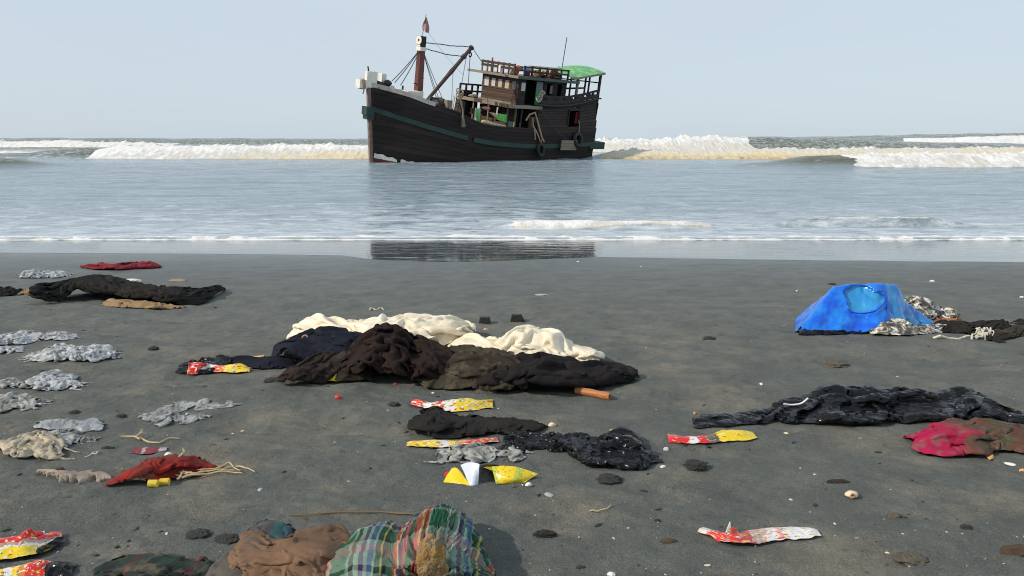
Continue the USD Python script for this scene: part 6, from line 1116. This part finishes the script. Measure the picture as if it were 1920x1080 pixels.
def block(label, px, py, w, h, cut, seed):
    g = G(px, py); W_, H_ = px_size(px, py, w), px_size(px, py, h); x = np.array([-.5, .5, .5 - cut, -.5 + .1]) * W_; z = np.array([0, 0, 1, 1]) * H_
    v = np.array([(x[i], -.25 * W_ + .03 * W_ * (i > 1), z[i]) for i in range(4)] + [(x[i] * .92, .35 * W_, z[i] * .95) for i in range(4)])
    me = trimesh.convex.convex_hull(v).subdivide().subdivide().subdivide(); me.vertices += (meshkit.fbm(me.vertices * 40 + seed, 3, seed)[:, None] - .5) * W_ * .07; me.apply_translation(g - (0, 0, H_ * .06))
    tag(obj('black_block', me, W_dwood, base=g, smooth=40), label, 'block')
block('smaller black block, left of the two behind the cream blankets', 909, 606, 23, 12, .06, 1); block('larger black block with a slanted side behind the cream blankets', 971, 603, 29, 14, .26, 2)
# bamboo: a split hollow stem
a, b = G(1080, 738), G(1143, 750); R_ = .017; a = a + (0, 0, R_); b = b + (0, 0, R_ * .9); d = (b - a) / np.linalg.norm(b - a); s_ = np.cross(d, (0, 0, 1)); s_ /= np.linalg.norm(s_); u_ = np.cross(s_, d)
th_ = np.radians(np.linspace(-200, 125, 36)); tt = np.linspace(0, 1, 14); rows = []
for R2 in (R_, R_ * .80): rows.append(np.array([[a + (b - a) * t + R2 * (1 + .05 * math.sin(t * 17)) * (math.cos(q) * s_ + math.sin(q) * u_) for q in th_] for t in tt]))
k_ = 14 * 36; i_ = np.arange(k_).reshape(14, 36); f_ = grid_faces(14, 36); ring = np.concatenate([i_[:, 0], i_[-1, 1:], i_[-2::-1, -1], i_[0, -2:0:-1]])
me = trimesh.Trimesh(np.concatenate([rows[0].reshape(-1, 3), rows[1].reshape(-1, 3)]), np.concatenate([f_, f_[:, ::-1] + k_] + [np.array([(p, q, q + k_), (p, q + k_, p + k_)]) for p, q in zip(ring, np.roll(ring, -1))]), process=False); me.fix_normals()
tag(obj('bamboo', me, W_bamboo, base=a, smooth=40), 'split orange bamboo stem lying at the right foot of the heap', 'bamboo')
def fibre(pts, r0, r1, up=.006, wob=.004, seed=0, n=26):
    P = np.array([G(x, y) for x, y, *h in pts]) + np.array([(0, 0, up + (px_size(p[0], p[1], p[2]) if len(p) > 2 else 0)) for p in pts]); k = np.linspace(0, 1, len(P)); t = np.linspace(0, 1, n)
    Q = PchipInterpolator(k, P)(t); Q += wob * (meshkit.noise(np.stack([t * 7 + seed, t * 0, t * 0], -1)[:, None] + np.array([[0, 0, 0], [0, 9, 0], [0, 0, 9]])[None] * 1.37, seed) - .5) * 2
    return tube(Q, np.linspace(r0, r1, n), 6)
tag(obj('root', join(fibre([(228, 821), (245, 820), (262, 823), (285, 832), (300, 833), (318, 824), (335, 824)], .0045, .0018, seed=1), fibre([(255, 823), (263, 822, 6), (268, 818, 10)], .004, .0015, seed=2), fibre([(262, 827), (256, 824, 4), (270, 822, 8), (262, 820, 4)], .004, .002, seed=3)), W_root, base=G(280, 828)), 'forked pale root on the sand above the red cloth', 'root')
tag(obj('string', fibre([(158, 860), (170, 856), (176, 850), (184, 849), (182, 854), (175, 853)], .0022, .0018, seed=4), W_string, base=G(170, 855)), 'small pale string with a loop left of the red cloth', 'string')
fr_ = [fibre(p, .004, .0015, .012, seed=10 + i) for i, p in enumerate(([(300, 888, 8), (320, 896, 3), (345, 900), (380, 893, 3), (415, 888, 2)], [(310, 880, 12), (330, 893, 6), (360, 896, 4), (400, 890, 2), (440, 888)], [(400, 888), (420, 880, 2), (430, 877, 3), (440, 884), (452, 890)], [(415, 886), (445, 880), (462, 884), (480, 890)], [(330, 905), (345, 896, 5), (350, 885, 10)], [(225, 905, 4), (250, 903, 3), (270, 908)], [(290, 884, 12), (303, 890, 6), (306, 900)], [(335, 880, 14), (345, 872, 16), (344, 866, 18)], [(340, 902), (380, 897, 2), (420, 891), (455, 892)], [(320, 892, 5), (350, 897, 3), (365, 892, 5), (405, 889, 3)]))]
tag(obj('frayed_roots', join(*fr_), W_root, base=G(380, 893)), 'pale frayed root fibres trailing over the right side of the red cloth', 'roots')
fl_ = thing('yellow_float', 'pair of small yellow floats in front of the red cloth', 'float', loc=G(298, 912)); flb = G(298, 912)
for k, (px, py) in enumerate(((288, 913), (309, 910))):
    g = G(px, py); R_ = px_size(px, py, 15) / 2; m = trimesh.creation.cylinder(radius=R_ * .85, height=R_ * 2, sections=20).subdivide(); m.apply_transform(trimesh.transformations.euler_matrix(0, math.pi / 2, .15 * k)); m.vertices *= 1 + .1 * (meshkit.noise(m.vertices * 90, k)[:, None] - .5); m.apply_translation(g + (0, 0, R_ * .8))
    obj('float', m, plain('scuffed_yellow', (.58, .43, .035), rough=.5, var=.35, scale=90), fl_, base=flb, smooth=45)
tag(obj('reed', fibre([(545, 970), (600, 966), (660, 964), (720, 965), (775, 968)], .0018, .0028, wob=.003, seed=30), plain('brown_reed', (.17, .115, .05), rough=.8), base=G(660, 965)), 'long thin brown reed lying behind the bright checked bundle', 'reed')
tag(obj('twig', fibre([(1105, 961), (1120, 961), (1135, 956), (1146, 950)], .0022, .0015, seed=31), W_root, base=G(1125, 957)), 'thin pale bent twig below the grey shell', 'twig')
tag(obj('string', fibre([(692, 583), (700, 580), (706, 582), (712, 579), (719, 582)], .005, .004, wob=.01, seed=32), W_string, base=G(705, 581)), 'short pale string beyond the cream blanket', 'string')
sf_ = [fibre([(1750, 634), (1775, 636), (1800, 635), (1830, 634)], .008, .006, wob=.02, seed=33)] + [fibre([(1822 + 4 * k, 637 - k % 2), (1828 + 3 * k, 632, 6), (1834 + 3 * k, 628, 9), (1838 + 3 * k, 636)], .006, .003, wob=.02, seed=40 + k) for k in range(8)]
tag(obj('frayed_string', join(*sf_), W_string, base=G(1800, 635)), 'cream frayed string in front of the flat black cloth at right', 'string')
P = np.array([over(x, y, G(x, 785)[1]) for x, y in ((1470, 757), (1485, 759), (1500, 757), (1510, 751), (1515, 746))]); tag(obj('white_strip', tube(PchipInterpolator(np.linspace(0, 1, 5), P)(np.linspace(0, 1, 20)), .0035, 6), W_wshell, base=P[2]), 'thin white bent strip lying over the bin bag shoulder', 'strip')
# bark: a splintered slab
st_ = [(68, 891, 72, 884, .08), (95, 898, 98, 882, .14), (120, 903, 118, 886, .16), (150, 905, 152, 888, .16), (180, 904, 182, 887, .14), (208, 902, 207, 894, .06)]
Pk = stations(st_, (80, 30), .5, .7, .04, 91, 0.0, False); Pk[..., 2] += .006 * (meshkit.fbm(np.stack([Pk[..., 0] * 12, Pk[..., 1] * 70, Pk[..., 2] * 0], -1), 3, 9) - .3)
tag(obj('bark', slab(Pk, -.008, axis=2), W_bark, base=Pk.reshape(-1, 3).mean(0)), 'splintered grey slab of bark left of the red cloth', 'bark')
Pk = stations([(98, 888, 102, 882, .03), (108, 888, 110, 878, .05), (117, 889, 116, 884, .02)], (20, 14), .6, .6, .02, 92, 0.0, False); tag(obj('bark', slab(Pk, -.006, axis=2), W_wood, base=Pk.reshape(-1, 3).mean(0)), 'curled brown bark flake on top of the grey bark slab', 'bark')
g = G(1366, 1002); me = trimesh.creation.extrude_triangulation(np.array([(-.012, 0), (.008, 0), (.006, .034)]), np.array([(0, 1, 2)]), .003); me.apply_transform(trimesh.transformations.euler_matrix(math.radians(75), 0, .2)); me.apply_translation(g); tag(obj('shell_shard', me, W_wshell, base=g), 'white pointed shard standing at the back edge of the leaflet', 'shard')
ph = np.linspace(0, 2 * np.pi, 25); c_ = over(572, 634, G(572, 690)[1] + .10); tag(obj('ring', tube(np.stack([c_[0] + .014 * np.cos(ph), c_[1] + .004 * np.sin(ph), c_[2] + .014 * np.sin(ph)], -1), .004, 6), plain('pink_ring', (.45, .20, .15)), base=c_), 'small pink ring on the navy trousers', 'ring')
# scattered grit: crumbs of shell, wood and sand nobody could count
rg = np.random.default_rng(12)
def crumbs(name, cnt, m, smin, smax, flat, bands):
    ms = []
    for i in range(cnt):
        px, py = rg.random() * 1960 - 20, bands[0] + (bands[1] - bands[0]) * rg.random() ** .8; g = G(px, py); r = smin + (smax - smin) * rg.random() ** 3
        b = trimesh.creation.icosphere(subdivisions=1, radius=r); b.vertices *= (1 + rg.random(), .8, flat); b.vertices *= 1 + .5 * (rg.random((len(b.vertices), 1)) - .5); b.apply_transform(trimesh.transformations.euler_matrix(0, 0, rg.random() * 6)); b.apply_translation(g + (0, 0, r * .15)); ms.append(b)
    tag(obj(name, join(*ms), m), kind='stuff')
crumbs('dark_grit', 220, W_clod, .002, .008, .5, (540, 1078)); crumbs('shell_grit', 230, W_shell, .0015, .0050, .5, (560, 1078)); crumbs('brown_grit', 160, W_clodb, .002, .009, .45, (600, 1078))
